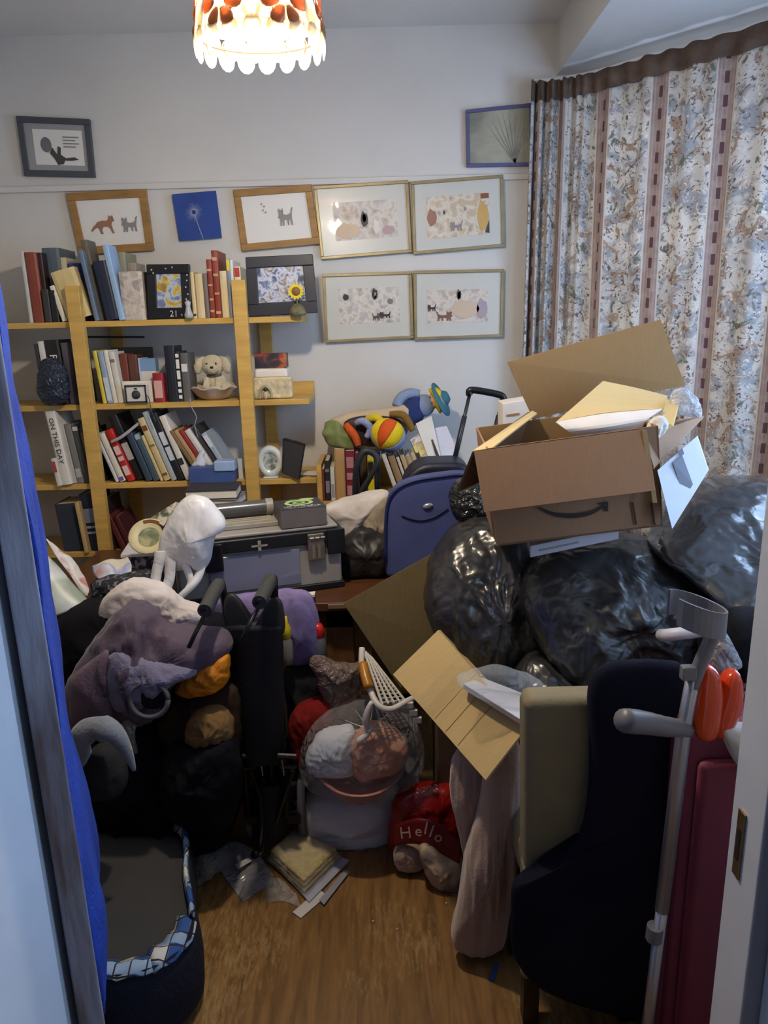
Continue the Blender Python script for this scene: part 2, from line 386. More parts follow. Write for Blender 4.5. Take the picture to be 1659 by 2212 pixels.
me_pet = leafmesh('petal', RS*.112, RS*.155, -.006, m_pet, 1); me_disc = leafmesh('shell_disc', RS*.15, RS*.19, -.004, m_disc); me_cen = leafmesh('flower_centre', RS*.105, RS*.105, -.003, m_disc); me_oval = leafmesh('shell_oval', RS*.15, RS*.27, -.004, m_disc)
def onshade(name, me, ang, h, roll=0, out=.0):
    r = dome(h)+out; o = bpy.data.objects.new(name, me); COL.objects.link(o); o.parent = lamp
    slope = math.atan2(dome(h)-dome(h+.01), .01)
    o.matrix_local = Matrix.Translation((r*sin(ang), -r*cos(ang)*.74, h)) @ Matrix.Rotation(ang, 4, 'Z') @ Matrix.Rotation(-slope, 4, 'X') @ Matrix.Rotation(roll, 4, 'Y')
    s = o.modifiers.new('s', 'SOLIDIFY'); s.thickness = .0012
    return o
nf = 6
for i in range(nf):
    a0 = 2*pi*(i+.5)/nf; h0 = .046
    onshade('flower_centre', me_cen, a0, h0)
    for k in range(6):
        t = 2*pi*k/6+pi/6; dr = RS*.225
        onshade('petal', me_pet, a0+dr*sin(t)/dome(.06), h0+dr*cos(t), pi+t, .002)
    for k in (-1, 0, 1): onshade('upper_petal', me_pet, a0+k*.26, .115, 0, .001)
    onshade('shell_oval', me_oval, a0+pi/nf, .040, 0, .0); onshade('shell_oval', me_oval, a0+pi/nf, .105, 0, -.001)
for row, (h, n, off) in enumerate(((.016, 16, .5), (-.006, 18, 0))):
    for i in range(n): onshade('shell_disc', me_disc, 2*pi*(i+off)/n, h, random.uniform(-.12, .12), (-.002, .002, 0)[row])
g = G()
for h in (.01, .2): g.add(tube([Vector((LX.x, LX.y, RIMZ+h))+Vector((cos(2*pi*j/32), sin(2*pi*j/32)*.74, 0))*(dome(h)-.003) for j in range(33)], .002, 5))
for k in range(4):
    g.add(tube([Vector((LX.x, LX.y, RIMZ+h))+Vector((cos(k*pi/2), sin(k*pi/2)*.74, 0))*max(.01, (dome(h)-.004)) for h in (.01, .1, .14, .18, .2, .221)], .0015, 5))
g.mk('wire_frame', m_wire, lamp)
mk('cord', *tube([(LX.x, LX.y, RIMZ+.2), (LX.x, LX.y, CEIL-.02)], .003), S((220, 215, 205)), lamp)
mk('ceiling_rose', *lathe([(.001, 0), (.045, 0), (.04, -.02), (.015, -.035), (.001, -.035)], (LX.x, LX.y, CEIL), 20), S((225, 222, 215)), lamp, smooth=True)
mk('lamp_holder', *tube([(LX.x, LX.y, RIMZ+.2), (LX.x, LX.y, RIMZ+.12)], .017, 12), S((225, 222, 215)), lamp)
BZ = RIMZ+.03
mk('bulb', *lathe([(.001, -.035), (.018, -.03), (.03, -.008), (.03, .01), (.02, .04), (.013, .065), (.001, .066)], (LX.x, LX.y, BZ), 16), M('lit_bulb', (255, 240, 215), .4, emis=(255, 232, 196), es=420), lamp, smooth=True)
ld = bpy.data.lights.new('bulb_light', 'POINT'); ld.energy = 32; ld.color = (1.0, .87, .70); ld.shadow_soft_size = .034
lo = bpy.data.objects.new('bulb_light', ld); COL.objects.link(lo); lo.location = (LX.x, LX.y, BZ-.062)
# ================================================================== curtain
def curtain_mat():
    m = bpy.data.materials.new('floral_striped_curtain'); m.use_nodes = True; t = m.node_tree; L = t.links.new; b = t.nodes['Principled BSDF']
    uv = N_(t, 'ShaderNodeUVMap'); sp = N_(t, 'ShaderNodeSeparateXYZ'); L(uv.outputs[0], sp.inputs[0])
    def mth(op, a, bb=None, c=None):
        n = N_(t, 'ShaderNodeMath', operation=op)
        for i, x in enumerate((a, bb, c)):
            if x is None: continue
            if hasattr(x, 'default_value') or hasattr(x, 'links'): L(x, n.inputs[i])
            else: n.inputs[i].default_value = x
        return n.outputs[0]
    def mix(fac, a, c):
        n = N_(t, 'ShaderNodeMix', data_type='RGBA')
        for i, x in ((0, fac), (6, a), (7, c)):
            if isinstance(x, tuple): n.inputs[i].default_value = x
            else: L(x, n.inputs[i])
        return n.outputs[2]
    def noise_(sc_, det=3, dist=0, seed=0):
        mp = N_(t, 'ShaderNodeMapping'); mp.inputs['Location'].default_value = (seed, seed*.7, 0); L(uv.outputs[0], mp.inputs[0])
        n = N_(t, 'ShaderNodeTexNoise'); n.inputs['Scale'].default_value = sc_; n.inputs['Detail'].default_value = det; n.inputs['Distortion'].default_value = dist; L(mp.outputs[0], n.inputs['Vector']); return n.outputs[0]
    def step(x, lo, hi):
        n = N_(t, 'ShaderNodeMapRange'); L(x, n.inputs[0]); n.inputs[1].default_value = lo; n.inputs[2].default_value = hi; return n.outputs[0]
    u, v_ = sp.outputs[0], sp.outputs[1]
    col = mix(step(noise_(5, 2, .5), .4, .6), lin((222, 218, 212)), lin((204, 202, 200)))
    col = mix(step(noise_(11, 3, 1.2, 3), .50, .58), col, lin((172, 176, 182)))      # blue grey foliage
    col = mix(step(noise_(15, 3, 1.5, 8), .56, .62), col, lin((176, 156, 142)))      # brown flowers
    col = mix(step(noise_(18, 3, 1.5, 13), .60, .66), col, lin((128, 134, 122)))     # green leaves
    col = mix(step(noise_(34, 4, 2.5, 21), .585, .63), col, lin((118, 104, 98)))       # dark veins
    col = mix(step(noise_(40, 4, 2.5, 33), .60, .65), col, lin((236, 230, 222)))    # pale curls
    per = .24
    fr = mth('FRACT', mth('DIVIDE', u, per))
    band = mth('COMPARE', fr, .5, .14)
    bcol = mix(step(noise_(30, 3, 0, 5), .4, .6), lin((176, 158, 152)), lin((160, 142, 136)))
    fine = mth('COMPARE', mth('FRACT', mth('MULTIPLY', u, 75)), .5, .16)
    bcol = mix(mth('MULTIPLY', fine, .5), bcol, lin((196, 178, 166)))
    dash = mth('MULTIPLY', mth('COMPARE', fr, .5, .03), mth('COMPARE', mth('FRACT', mth('DIVIDE', v_, .07)), .5, .25))
    bcol = mix(dash, bcol, lin((108, 80, 86)))
    edge = mth('COMPARE', mth('ABSOLUTE', mth('SUBTRACT', fr, .5)), .13, .012)
    bcol = mix(edge, bcol, lin((214, 204, 192)))
    col = mix(band, col, bcol)
    L(col, b.inputs['Base Color']); b.inputs['Roughness'].default_value = .85; b.inputs['Specular IOR Level'].default_value = .2
    tr = N_(t, 'ShaderNodeBsdfTranslucent'); L(col, tr.inputs[0]); mx = N_(t, 'ShaderNodeMixShader'); mx.inputs[0].default_value = .22
    L(b.outputs[0], mx.inputs[1]); L(tr.outputs[0], mx.inputs[2]); L(mx.outputs[0], t.nodes['Material Output'].inputs[0])
    return m
def curtain():
    # path of the rail in plan: along the pier by the back wall, then across the angled side of the bay
    path = spline([(.60, 3.075, 0), (.70, 3.055, 0), (.80, 2.99, 0), (.95, 2.83, 0), (1.12, 2.65, 0), (1.30, 2.46, 0), (1.37, 2.38, 0)], 260)
    zs = [BAYC-.06-1.72*i/26 for i in range(27)]; v = []; uv = []; n = len(path); acc = 0; prev = None
    base = []
    for j, p in enumerate(path):
        s = j/(n-1); d = (path[min(j+1, n-1)]-path[max(j-1, 0)]).normalized(); nn = Vector((-d.y, d.x, 0))
        if nn.x+nn.y > 0: nn = -nn
        tight = max(0, 1-s/.30)
        ph = 2*pi*(s*7.5+2.6*(1-math.exp(-s*5)))
        base.append((p, nn, ph, tight, s))
    for i, z in enumerate(zs):
        k = i/26
        for (p, nn, ph, tight, s) in base:
            a = (.012+.026*tight)*(.55+.6*k); q = p+nn*(a*sin(ph*(1+.0*k))+.006*sin(ph*2.3+k*2)) ; q = Vector((q.x+(-.02*k*tight), q.y, z+.004*sin(ph))); v.append(q)
    for j in range(n):
        if j: acc += (v[13*n+j]-v[13*n+j-1]).length
        uv.append(acc)
    uvs = [(uv[j], -zs[i]) for i in range(27) for j in range(n)]
    f = [(i*n+j, i*n+j+1, (i+1)*n+j+1, (i+1)*n+j) for i in range(26) for j in range(n-1)]
    t = thing('curtain', 'long floral and striped curtain in faded brown, grey and cream', 'curtain', (1.0, 2.75, BAYC-1.8))
    mk('cloth', v, f, curtain_mat(), t, smooth=True, uv=uvs, solid=.002)
    # gathered brown strip painting in the shade along the curtain top, and rail
    hv = []
    for dz in (.012, -.055):
        for (p, nn, ph, tight, s) in base: hv.append(p+nn*((.012+.026*tight)*.56*sin(ph)+.006*sin(ph*2.3)+.009)+Vector((0, 0, BAYC-.055+dz+.003*sin(ph*2))))
    mk('top_shade_strip', hv, [(j, j+1, n+j+1, n+j) for j in range(n-1)], M('brown_painted_shade', (96, 78, 66), .9, .3, 25), t, smooth=True, solid=.003)
    mk('rail', *tube([b_[0]-b_[1]*.02+Vector((0, 0, BAYC-.035)) for b_ in base[::12]], .008, 6), S((235, 235, 238)), t)
curtain()
# ================================================================== pictures on the wall
def lerp2(q, s, t): return q[0].lerp(q[1], s).lerp(q[3].lerp(q[2], s), t)   # q: TL TR BR BL
def picture(name, label, cor, fw, mat_f, mount, window, prt, depth=.018, group='framed prints on the back wall', bev=.002, Y=3.13):
    q = [P(a, b, Y) for a, b in cor]; back = Vector((0, depth, 0))
    q = [Vector((p.x, YB-.004-depth, p.z)) for p in q]
    c = sum(q, Vector())/4
    t = thing(name, label, 'picture', (c.x, YB-.004, min(p.z for p in q)), group)
    W = ((q[1]-q[0]).length+(q[2]-q[3]).length)/2; H = ((q[3]-q[0]).length+(q[2]-q[1]).length)/2
    if fw:
        a, b = fw/W, fw/H; g = G()
        for s0, s1, t0, t1 in ((0, 1, 0, b), (0, 1, 1-b, 1), (0, a, b, 1-b), (1-a, 1, b, 1-b)):
            g.add(quadslab([lerp2(q, s0, t0), lerp2(q, s1, t0), lerp2(q, s1, t1), lerp2(q, s0, t1)], back))
        g.mk('frame', mat_f, t, bevel=bev)
    else: a = b = 0
    o = Vector((0, depth*.4, 0)) if fw else Vector((0, 0, 0))
    mk('mount', *quadslab([lerp2(q, *s)+o for s in ((a*.8, b*.8), (1-a*.8, b*.8), (1-a*.8, 1-b*.8), (a*.8, 1-b*.8))], back*.5), mount, t)
    pr = None
    if window:
        s0, t0, s1, t1 = window
        pr = mk('print', *quadslab([lerp2(q, *s)+o-Vector((0, .001, 0)) for s in ((s0, t0), (s1, t0), (s1, t1), (s0, t1))], (0, .002, 0)), prt, t)
    return t, q, o, pr
def draw(q, o, pts, mat, parent, name='drawn_figure', lift=.002):
    mk(name, *prism([lerp2(q, *p)+o-Vector((0, lift+.001, 0)) for p in pts], (0, .001, 0)), mat, parent)
CATP = [(0,.55),(.08,.35),(.05,.15),(.13,.05),(.2,.14),(.28,.13),(.36,.02),(.38,.22),(.36,.36),(.5,.42),(.72,.4),(.84,.3),(.88,.1),(.97,0),(1,.05),(.95,.2),(.9,.45),(.88,.65),(.9,1),(.8,1),(.77,.72),(.68,.7),(.66,.98),(.57,.98),(.56,.7),(.38,.7),(.34,1),(.25,1),(.24,.68),(.17,1),(.09,1),(.12,.62)]
FOXP = [(0,.8),(.1,.6),(.22,.48),(.3,.35),(.5,.28),(.7,.3),(.78,.15),(.8,0),(.86,.1),(.95,.02),(.97,.2),(1,.34),(.9,.38),(.86,.5),(.88,.75),(.93,1),(.85,1),(.78,.72),(.7,.62),(.52,.62),(.44,.8),(.48,1),(.38,1),(.34,.72),(.26,.64),(.12,.76),(.03,.86)]
def figure(q, o, P0, x0, y0, w_, h_, mat, parent, flip=False, name='drawn_figure'):
    draw(q, o, [(x0+w_*((1-a) if flip else a), y0+h_*b) for a, b in P0], mat, parent, name)
m_mount = M('grey_green_mount', (196, 196, 188), .3, .03, 5, coat=.5); m_white = M('white_paper', (222, 219, 214), .5, .03, 5, coat=.3)
m_oak = M('oak_frame', (150, 112, 62), .5, .2, 10, stretch=(1, 1, 6)); m_gilt = M('gilt_frame', (146, 132, 98), .38, .15, 20, metal=.35)
ink = S((70, 66, 66)); brn = S((150, 108, 84)); gry = S((136, 132, 130)); dk = S((46, 44, 48))
t, q, o, pr = picture('framed_drawing', 'charcoal framed drawing with grey mount and lines of writing', ((34, 250), (193, 257), (205, 383), (52, 380)), .022, M('charcoal_frame', (74, 76, 82), .4, .1), M('grey_mount', (150, 150, 152), .4, .04, coat=.4), (.19, .2, .87, .8), m_white)
draw(q, o, [(.36+.075*cos(a), .46+.13*sin(a)) for a in [2*pi*k/14 for k in range(14)]], S((110, 110, 114)), pr)
draw(q, o, [(.44, .5), (.5, .62), (.52, .48), (.56, .5), (.55, .62), (.62, .68), (.74, .66), (.8, .7), (.7, .72), (.6, .72), (.58, .78), (.5, .8), (.46, .7), (.4, .6)], ink, pr)
for k in range(4): draw(q, o, [(.6, .31+.055*k), (.82-.05*(k % 2), .31+.055*k), (.82-.05*(k % 2), .33+.055*k), (.6, .33+.055*k)], gry, pr, 'line_of_writing')
t, q, o, pr = picture('framed_drawing', 'oak framed drawing of a fox facing a small cat', ((142, 417), (315, 408), (332, 541), (172, 551)), .030, m_oak, m_white, None, None)
mt = [c for c in t.children if c.name.startswith('mount')][0]
figure(q, o, FOXP, .22, .38, .32, .3, brn, mt); figure(q, o, CATP, .62, .42, .22, .25, gry, mt)
t, q, o, pr = picture('canvas_picture', 'small square blue canvas with a white dandelion clock', ((372, 420), (466, 412), (479, 513), (388, 520)), 0, None, M('blue_canvas', (38, 66, 138), .75, .18, 9, bump=.2, bs=200), None, None, .02)
mt = t.children[0]
m_dan = S((196, 206, 226))
for k in range(34):
    a = 2*pi*k/34; r = random.uniform(.17, .25); w1 = .008
    draw(q, o, [(.44+.05*cos(a-w1*6), .42+.05*sin(a-w1*6)), (.44+r*cos(a), .42+r*sin(a)*.95), (.44+.05*cos(a+w1*6), .42+.05*sin(a+w1*6))], m_dan, mt, 'seed')
draw(q, o, [(.44+.03*cos(a), .42+.03*sin(a)) for a in [2*pi*k/10 for k in range(10)]], S((40, 48, 70)), mt, 'seed_head')
draw(q, o, [(.45, .48), (.49, .72), (.56, 1), (.58, 1), (.51, .72), (.47, .48)], S((130, 150, 190)), mt, 'stem')
t, q, o, pr = picture('framed_drawing', 'oak framed drawing of one cat chasing tiny birds', ((503, 410), (672, 398), (691, 527), (522, 543)), .027, m_oak, m_white, None, None)
mt = [c for c in t.children if c.name.startswith('mount')][0]
figure(q, o, CATP, .52, .34, .2, .3, gry, mt)
for x, y in ((.32, .26), (.35, .3), (.33, .36), (.36, .4)): draw(q, o, [(x, y), (x+.015, y-.02), (x+.025, y), (x+.012, y+.02)], gry, mt, 'drawn_bird')
WC = [((.3, (150, 140, 150)), (.42, (186, 176, 172)), (.5, (214, 206, 196)), (.58, (188, 168, 148)), (.7, (120, 104, 100))),
      ((.3, (128, 100, 80)), (.42, (196, 174, 140)), (.5, (222, 212, 196)), (.6, (186, 148, 84)), (.72, (150, 150, 156))),
      ((.3, (132, 126, 130)), (.44, (176, 170, 168)), (.52, (218, 214, 208)), (.6, (170, 156, 140)), (.72, (88, 82, 84))),
      ((.3, (116, 92, 84)), (.42, (182, 162, 144)), (.52, (214, 206, 196)), (.6, (170, 144, 118)), (.72, (128, 118, 126)))]
WC = [tuple((p, tuple(int(a*.5+b*.5) for a, b in zip(c, (200, 194, 184)))) for p, c in w_) for w_ in WC]
four = [(((677, 402), (882, 389), (890, 545), (694, 561)), (.18, .24, .86, .76), 'gilt framed watercolour of animals around one dark cat, beside the oak frame'),
        (((888, 392), (1087, 377), (1090, 533), (893, 550)), (.16, .22, .84, .80), 'gilt framed watercolour with a yellow wall, a brown patch and a grey cat'),
        (((696, 592), (889, 586), (894, 731), (703, 741)), (.17, .22, .85, .74), 'gilt framed watercolour in pale greys with two black and white cats'),
        (((893, 585), (1089, 581), (1086, 728), (895, 735)), (.15, .28, .83, .76), 'gilt framed watercolour of brown furniture with a small black cat')]
for i, (cor, win, lab) in enumerate(four):
    t, q, o, pr = picture('framed_print', lab, cor, .012, m_gilt, m_mount, win, ramp_mat('watercolour_%d' % i, WC[i], 26, 6, .5, i+1, .3, dist=.15))
    s0, t0, s1, t1 = win
    fx = lambda a, b: (s0+(s1-s0)*a, t0+(t1-t0)*b)
    def fig(a, b, w_, h_, mat, fl=False): figure(q, o, CATP, s0+(s1-s0)*a, t0+(t1-t0)*b, (s1-s0)*w_, (t1-t0)*h_, mat, pr, fl)
    def blob(a, b, rx, ry, mat, n=10): draw(q, o, [fx(a+rx*cos(2*pi*k/n), b+ry*sin(2*pi*k/n)*(1+.2*sin(k*3))) for k in range(n)], mat, pr, 'painted_patch')
    if i == 0:
        blob(.2, .75, .2, .2, S((206, 182, 154))); blob(.48, .48, .06, .2, ink); blob(.48, .45, .03, .11, m_white); blob(.66, .7, .05, .2, S((216, 206, 198))); blob(.85, .8, .1, .12, S((176, 150, 150)))
    if i == 1:
        blob(.9, .55, .09, .35, S((196, 158, 92))); draw(q, o, [fx(.87, .02), fx(1, .02), fx(1, .14), fx(.87, .14)], S((128, 82, 52)), pr, 'painted_patch'); fig(.36, .62, .22, .24, gry); blob(.08, .5, .08, .2, S((150, 108, 92))); draw(q, o, [fx(1, .65), fx(1, .98), fx(.93, .95)], ink, pr, 'painted_patch'); blob(.28, .4, .02, .05, ink); blob(.62, .35, .02, .05, gry)
    if i == 2:
        fig(.66, .68, .2, .2, dk); fig(.54, .7, .14, .24, S((84, 66, 66)), True); blob(.6, .18, .05, .16, dk); blob(.6, .22, .025, .1, m_white); blob(.12, .24, .05, .09, dk); blob(.85, .4, .05, .08, S((120, 110, 108)))
    if i == 3:
        fig(.0, .42, .15, .22, dk); fig(.14, .64, .28, .3, S((116, 84, 66)), True); blob(.52, .15, .04, .15, ink); blob(.52, .17, .025, .12, m_white); blob(.62, .6, .24, .28, S((196, 176, 154))); blob(.9, .6, .09, .3, S((164, 150, 158)))
t, q, o, pr = picture('framed_picture', 'violet-blue framed picture of a misty tree, half behind the curtain', ((1006, 237), (1150, 222), (1152, 358), (1008, 361)), .013, M('violet_frame', (92, 92, 132), .35, .1, metal=.2), ramp_mat('misty_tree_picture', ((.3, (112, 114, 104)), (.5, (148, 148, 134)), (.7, (168, 166, 148))), 7, 5, .2, 4, .6), None, None)
mt = [c for c in t.children if c.name.startswith('mount')][0]
for k in range(9):
    a = -2.6+k*.28; draw(q, o, [(.72, .95), (.735, .95), (.62+.3*cos(a)*1.1, .5+.38*sin(a))], S((138, 139, 128)), mt, 'painted_branch')
# ================================================================== bookshelf and what stands on it
YS = 2.87; SD = .255
m_pine = M('yellow_pine', (192, 156, 84), .45, .16, 7, stretch=(1, 6, 6), bump=.05, bs=40)
SZ = [P(350, 690, YS).z, P(370, 869, YS).z, P(400, 1040, YS).z, P(200, 1192, YS).z]
SX1 = [P(652, 690, YS).x, P(668, 869, YS).x, P(684, 1040, YS).x, P(684, 1040, YS).x]
SX0 = XL+.012
shelf = thing('bookshelf', 'yellow pine open bookshelf with square posts against the wall', 'bookshelf', ((SX0+SX1[2])/2, YS+.1, 0))
for z, x1 in list(zip(SZ, SX1))+[(.42, SX1[2]), (.10, SX1[2])]:
    mk('shelf', *box(SX0, x1, YS, YS+SD, z-.022, z), m_pine, shelf, bevel=.002)
PX = [(P(172, 760, YS-.03).x, P(172, 617, YS-.03).z), (P(525, 760, YS-.03).x, P(527, 604, YS-.03).z)]
for x, zt in PX:
    mk('post', *box(x-.026, x+.026, YS-.032, YS-.001, 0, zt), m_pine, shelf, bevel=.002)
    mk('post', *box(x+.02, x+.072, YS+SD+.0005, YS+SD+.02, 0, zt-.07), m_pine, shelf, bevel=.002)
mk('back_lip', *box(PX[1][0]+.03, SX1[1], YS+SD-.02, YS+SD, SZ[1], SZ[1]+.05), m_pine, shelf)
m_page = M('page_block', (206, 192, 160), .8, .12, 30, stretch=(60, 1, 1)); m_pagew = M('white_page_block', (224, 218, 204), .8, .08, 30, stretch=(60, 1, 1))
def book(x0, th, h, col, label, lean=0, z=None, Y=None, d=.16, group=None, band=None, pages=None, word=None, wcol=(232, 230, 224), rough=.5, face=None, yaw=0, wsize=None):
    """x0 = left foot of the spine on the shelf (m), th, h, d = thickness, height, depth (m)"""
    a = rad(lean); ux = Vector((cos(a), 0, sin(a))); uz = Vector((-sin(a), 0, cos(a)))
    if lean < 0: base = Vector((x0+th, Y, z))-ux*th
    else: base = Vector((x0, Y, z))
    uy = Vector((sin(rad(yaw)), cos(rad(yaw)), 0))
    n = .0025 if th > .012 else th*.2
    cm = S(col, rough)
    ctr = base+ux*th*.5
    t = thing('book', label, 'book', (ctr.x, Y+d/2, z), group)
    g = G()
    k = 4; bow = min(.006, th*.16)
    prof = [Vector((0, d, 0)), Vector((0, bow, 0))]+[Vector((th*.5-th*.5*cos(pi*i/k), bow*(1-sin(pi*i/k)), 0)) for i in range(1, k)]+[Vector((th, bow, 0)), Vector((th, d, 0)), Vector((th-n, d, 0)), Vector((th-n, bow+n, 0)), Vector((n, bow+n, 0)), Vector((n, d, 0))]
    pr = [base+ux*p.x+uy*p.y for p in prof]
    m = len(pr); vv = pr+[p+uz*h for p in pr]
    ff = [(i, (i+1) % m, m+(i+1) % m, m+i) for i in range(m)]
    cap = [(0, 1, m-2, m-1), (1, 2, m-3, m-2)] + [(2+i, 3+i, m-3) for i in range(k-1)] + [(k+1, m-4, m-3), (k+1, m-5, m-4)]
    ff += cap+[tuple(i+m for i in c)[::-1] for c in cap]
    mk('cover', vv, ff, cm, t)
    mk('pages', *hexa(base+ux*n+uy*(bow+n+.0005)+uz*.003, ux*(th-2*n), uy*(d-bow-n-.006), uz*(h-.006)), pages or m_page, t)
    if band:
        for (b0, b1, bc) in band:
            mk('spine_label', *hexa(base+ux*th*.12+uy*-.0012+uz*h*b0, ux*th*.76, uy*(bow*.6), uz*h*(b1-b0)), S(bc), t)
    if word:
        text(word, (wsize or th*.75), base+ux*th*.5+uz*h*.6-uy*.0016, -uz, ux, S(wcol), t, 'spine_lettering', width=h*.62 if len(word) > 5 else None)
    return t
def bpx(s, px, thpx, hpx, col, label, lean=0, Yo=.012, group=None, dz=0, **k):
    """book on shelf s of the pine unit: left foot at picture column px"""
    z = SZ[s]+dz+.0006; Y = YS+Yo; d0 = ray(px, 700)
    # column on the shelf line
    py = (690, 869, 1040, 1192)[s]
    p = P(px, py, Y); u = mpp(px, py, Y)
    return book(p.x, thpx*u, hpx*u, col, label, lean, z, Y, group=group, **k)
g1, g2, g3, g4 = 'books on the top pine shelf', 'books on the second pine shelf', 'books on the third pine shelf', 'books on the lowest pine shelf'
W, CR_, BK, NV, RD = (222, 218, 208), (206, 186, 140), (30, 29, 34), (28, 38, 66), (142, 48, 40)
# ---- top shelf
bpx(0, 63, 7, 146, (190, 188, 184), 'thin pale grey book at the wall end of the top shelf', 0, group=g1)
bpx(0, 71, 24, 144, (128, 60, 46), 'tall rust-red hardback near the wall on the top shelf', 0, group=g1)
bpx(0, 96, 12, 143, (44, 30, 32), 'tall maroon-black book beside the rust-red hardback', 0, group=g1, Yo=.03)
bpx(0, 109, 36, 152, (86, 100, 114), 'big slate-blue book standing behind the cream notebooks', 0, group=g1, Yo=.075)
bpx(0, 146, 12, 132, (196, 190, 160), 'pale olive book between the slate-blue and royal blue books', 0, group=g1, Yo=.075)
bpx(0, 159, 30, 120, (52, 66, 132), 'royal blue book behind the left post of the top shelf', 0, group=g1, Yo=.075, band=[(.0, 1, (30, 40, 84))] and None)
bpx(0, 97, 14, 68, (50, 54, 56), 'short dark grey paperback at the foot of the slate-blue book', 0, group=g1, Yo=.0, d=.028)
bpx(0, 112, 15, 66, (26, 27, 30), 'short black paperback beside the leaning white book', 0, group=g1, Yo=.0, d=.05)
bpx(0, 134, 10, 76, (224, 220, 208), 'small white book leaning steeply on the top shelf', 14, group=g1, Yo=.001, pages=m_pagew, d=.045)
bpx(0, 146, 52, 104, (204, 184, 132), 'cream notebook with its cover showing, leaning by the left post', 14, group=g1, Yo=.001, d=.045)
bpx(0, 204, 9, 145, (96, 112, 134), 'thin steel-blue book leaning beside the left post', 7, group=g1, Yo=0, d=.07)
bpx(0, 214, 13, 166, (96, 92, 84), 'tallest grey-brown book leaning on the top shelf', 7, group=g1, Yo=.03, d=.09)
bpx(0, 228, 28, 122, (26, 34, 56), 'wide navy book leaning under the fox drawing', 7, group=g1, Yo=.0)
bpx(0, 257, 12, 155, (142, 172, 204), 'tall light blue book leaning on the top shelf', 7, group=g1, Yo=-.004, d=.09)
bpx(0, 262, 22, 140, (140, 138, 118), 'sage grey book behind the marbled one', 0, group=g1, Yo=.10, d=.14)
bpx(0, 285, 20, 118, (150, 142, 132), 'taupe book just behind the marbled one', 0, group=g1, Yo=.12, d=.12)
t = bpx(0, 266, 49, 100, (186, 178, 170), 'marbled grey book facing out beside the photo frame', 0, group=g1, Yo=.004, d=.03)
t.children[0].data.materials[0] = ramp_mat('marbled_paper', ((.35, (150, 142, 136)), (.5, (196, 188, 180)), (.65, (172, 158, 146))), 30, 6, .5, 3)
bpx(0, 317, 24, 98, (30, 30, 38), 'black slip case behind the black photo frame', 0, group=g1, Yo=.03)
bpx(0, 418, 8, 96, (206, 186, 142), 'thin cream book with a dark edge beside the glass ornament', 0, group=g1, band=[(.05, .1, (60, 50, 40))])
bpx(0, 427, 17, 92, (204, 184, 142), 'thick cream book left of the grey-brown one', 0, group=g1)
bpx(0, 445, 9, 92, (112, 102, 96), 'grey-brown book between cream and red books', 0, group=g1)
bpx(0, 455, 11, 120, (128, 54, 42), 'shorter red and gold book on the top shelf', 0, group=g1, band=[(.1, .14, (196, 150, 110)), (.3, .34, (196, 150, 110)), (.55, .58, (196, 150, 110)), (.8, .84, (196, 150, 110))])
bpx(0, 467, 13, 138, (134, 56, 42), 'taller red and gold book on the top shelf', 0, group=g1, band=[(.06, .1, (206, 166, 130)), (.35, .38, (196, 150, 110)), (.62, .66, (196, 150, 110)), (.85, .9, (196, 150, 110))])
bpx(0, 481, 15, 96, (214, 198, 156), 'cream book right of the red and gold pair', 0, group=g1)
bpx(0, 497, 8, 120, (120, 134, 156), 'blue-grey book with a yellow head on its spine', 0, group=g1, band=[(.8, .99, (214, 196, 40))])
bpx(0, 505, 6, 118, (210, 208, 206), 'thin white book next to the right post', 0, group=g1)
bpx(0, 512, 14, 104, (214, 206, 182), 'white book with a red head by the right post', 0, group=g1, band=[(.8, .98, (170, 50, 44))])
# ---- second shelf
bpx(1, 94, 8, 128, (52, 52, 56), 'thin charcoal book at the wall end of the second shelf', 2, group=g2, Yo=.02, d=.12)
bpx(1, 103, 12, 134, (206, 204, 200), 'white book next to the thin charcoal one', 2, group=g2, d=.12)
bpx(1, 117, 30, 136, (24, 24, 28), 'thick black book with pale vertical lettering on its spine', 2, group=g2, word='Royal', wsize=.04, d=.12)
bpx(1, 150, 20, 130, (82, 80, 92), 'grey-violet book left of the post on the second shelf', 2, group=g2, d=.12)
bpx(1, 171, 14, 130, (54, 44, 66), 'dark purple book behind the left post of the second shelf', 2, group=g2, d=.12)
bpx(1, 222, 8, 112, (206, 190, 70), 'thin yellow-topped book right of the left post', 5, group=g2, d=.12)
bpx(1, 232, 12, 110, (138, 160, 188), 'light blue book leaning on the second shelf', 5, group=g2, band=[(.05, .5, (196, 206, 220))], d=.12)
bpx(1, 245, 9, 112, (214, 212, 204), 'white book next to the leaning light blue one', 5, group=g2, d=.12)
bpx(1, 255, 12, 108, (206, 202, 190), 'off-white book beside the brown volumes', 5, group=g2, band=[(.8, .86, (120, 110, 100))], d=.12)
bpx(1, 268, 16, 102, (112, 56, 40), 'red-brown book behind the instant camera', 0, group=g2, Yo=.05, d=.09)
bpx(1, 285, 20, 100, (92, 56, 46), 'dark brown book behind the instant camera', 0, group=g2, Yo=.05, d=.09)
bpx(1, 307, 7, 92, (188, 198, 220), 'thin pale blue book beside the blue and white box', 0, group=g2, Yo=.05, d=.09)
bpx(1, 334, 22, 62, (146, 36, 44), 'small crimson book with pale lettering beside the camera', 0, group=g2, Yo=.0, d=.045, band=[(.15, .75, (206, 160, 150))])
bpx(1, 364, 22, 118, (26, 30, 42), 'tall black book in the middle of the second shelf', 0, group=g2, Yo=.01, d=.12)
bpx(1, 387, 9, 106, (36, 36, 40), 'black book with a dashed white spine', 0, group=g2, band=[(.06, .13, W), (.18, .25, W), (.3, .4, W), (.45, .62, W), (.66, .84, W), (.88, .95, W)], d=.12)
bpx(1, 397, 16, 102, (92, 90, 90), 'grey book with a white square label beside the plush dog', 0, group=g2, band=[(.62, .78, (210, 208, 206))], d=.12)
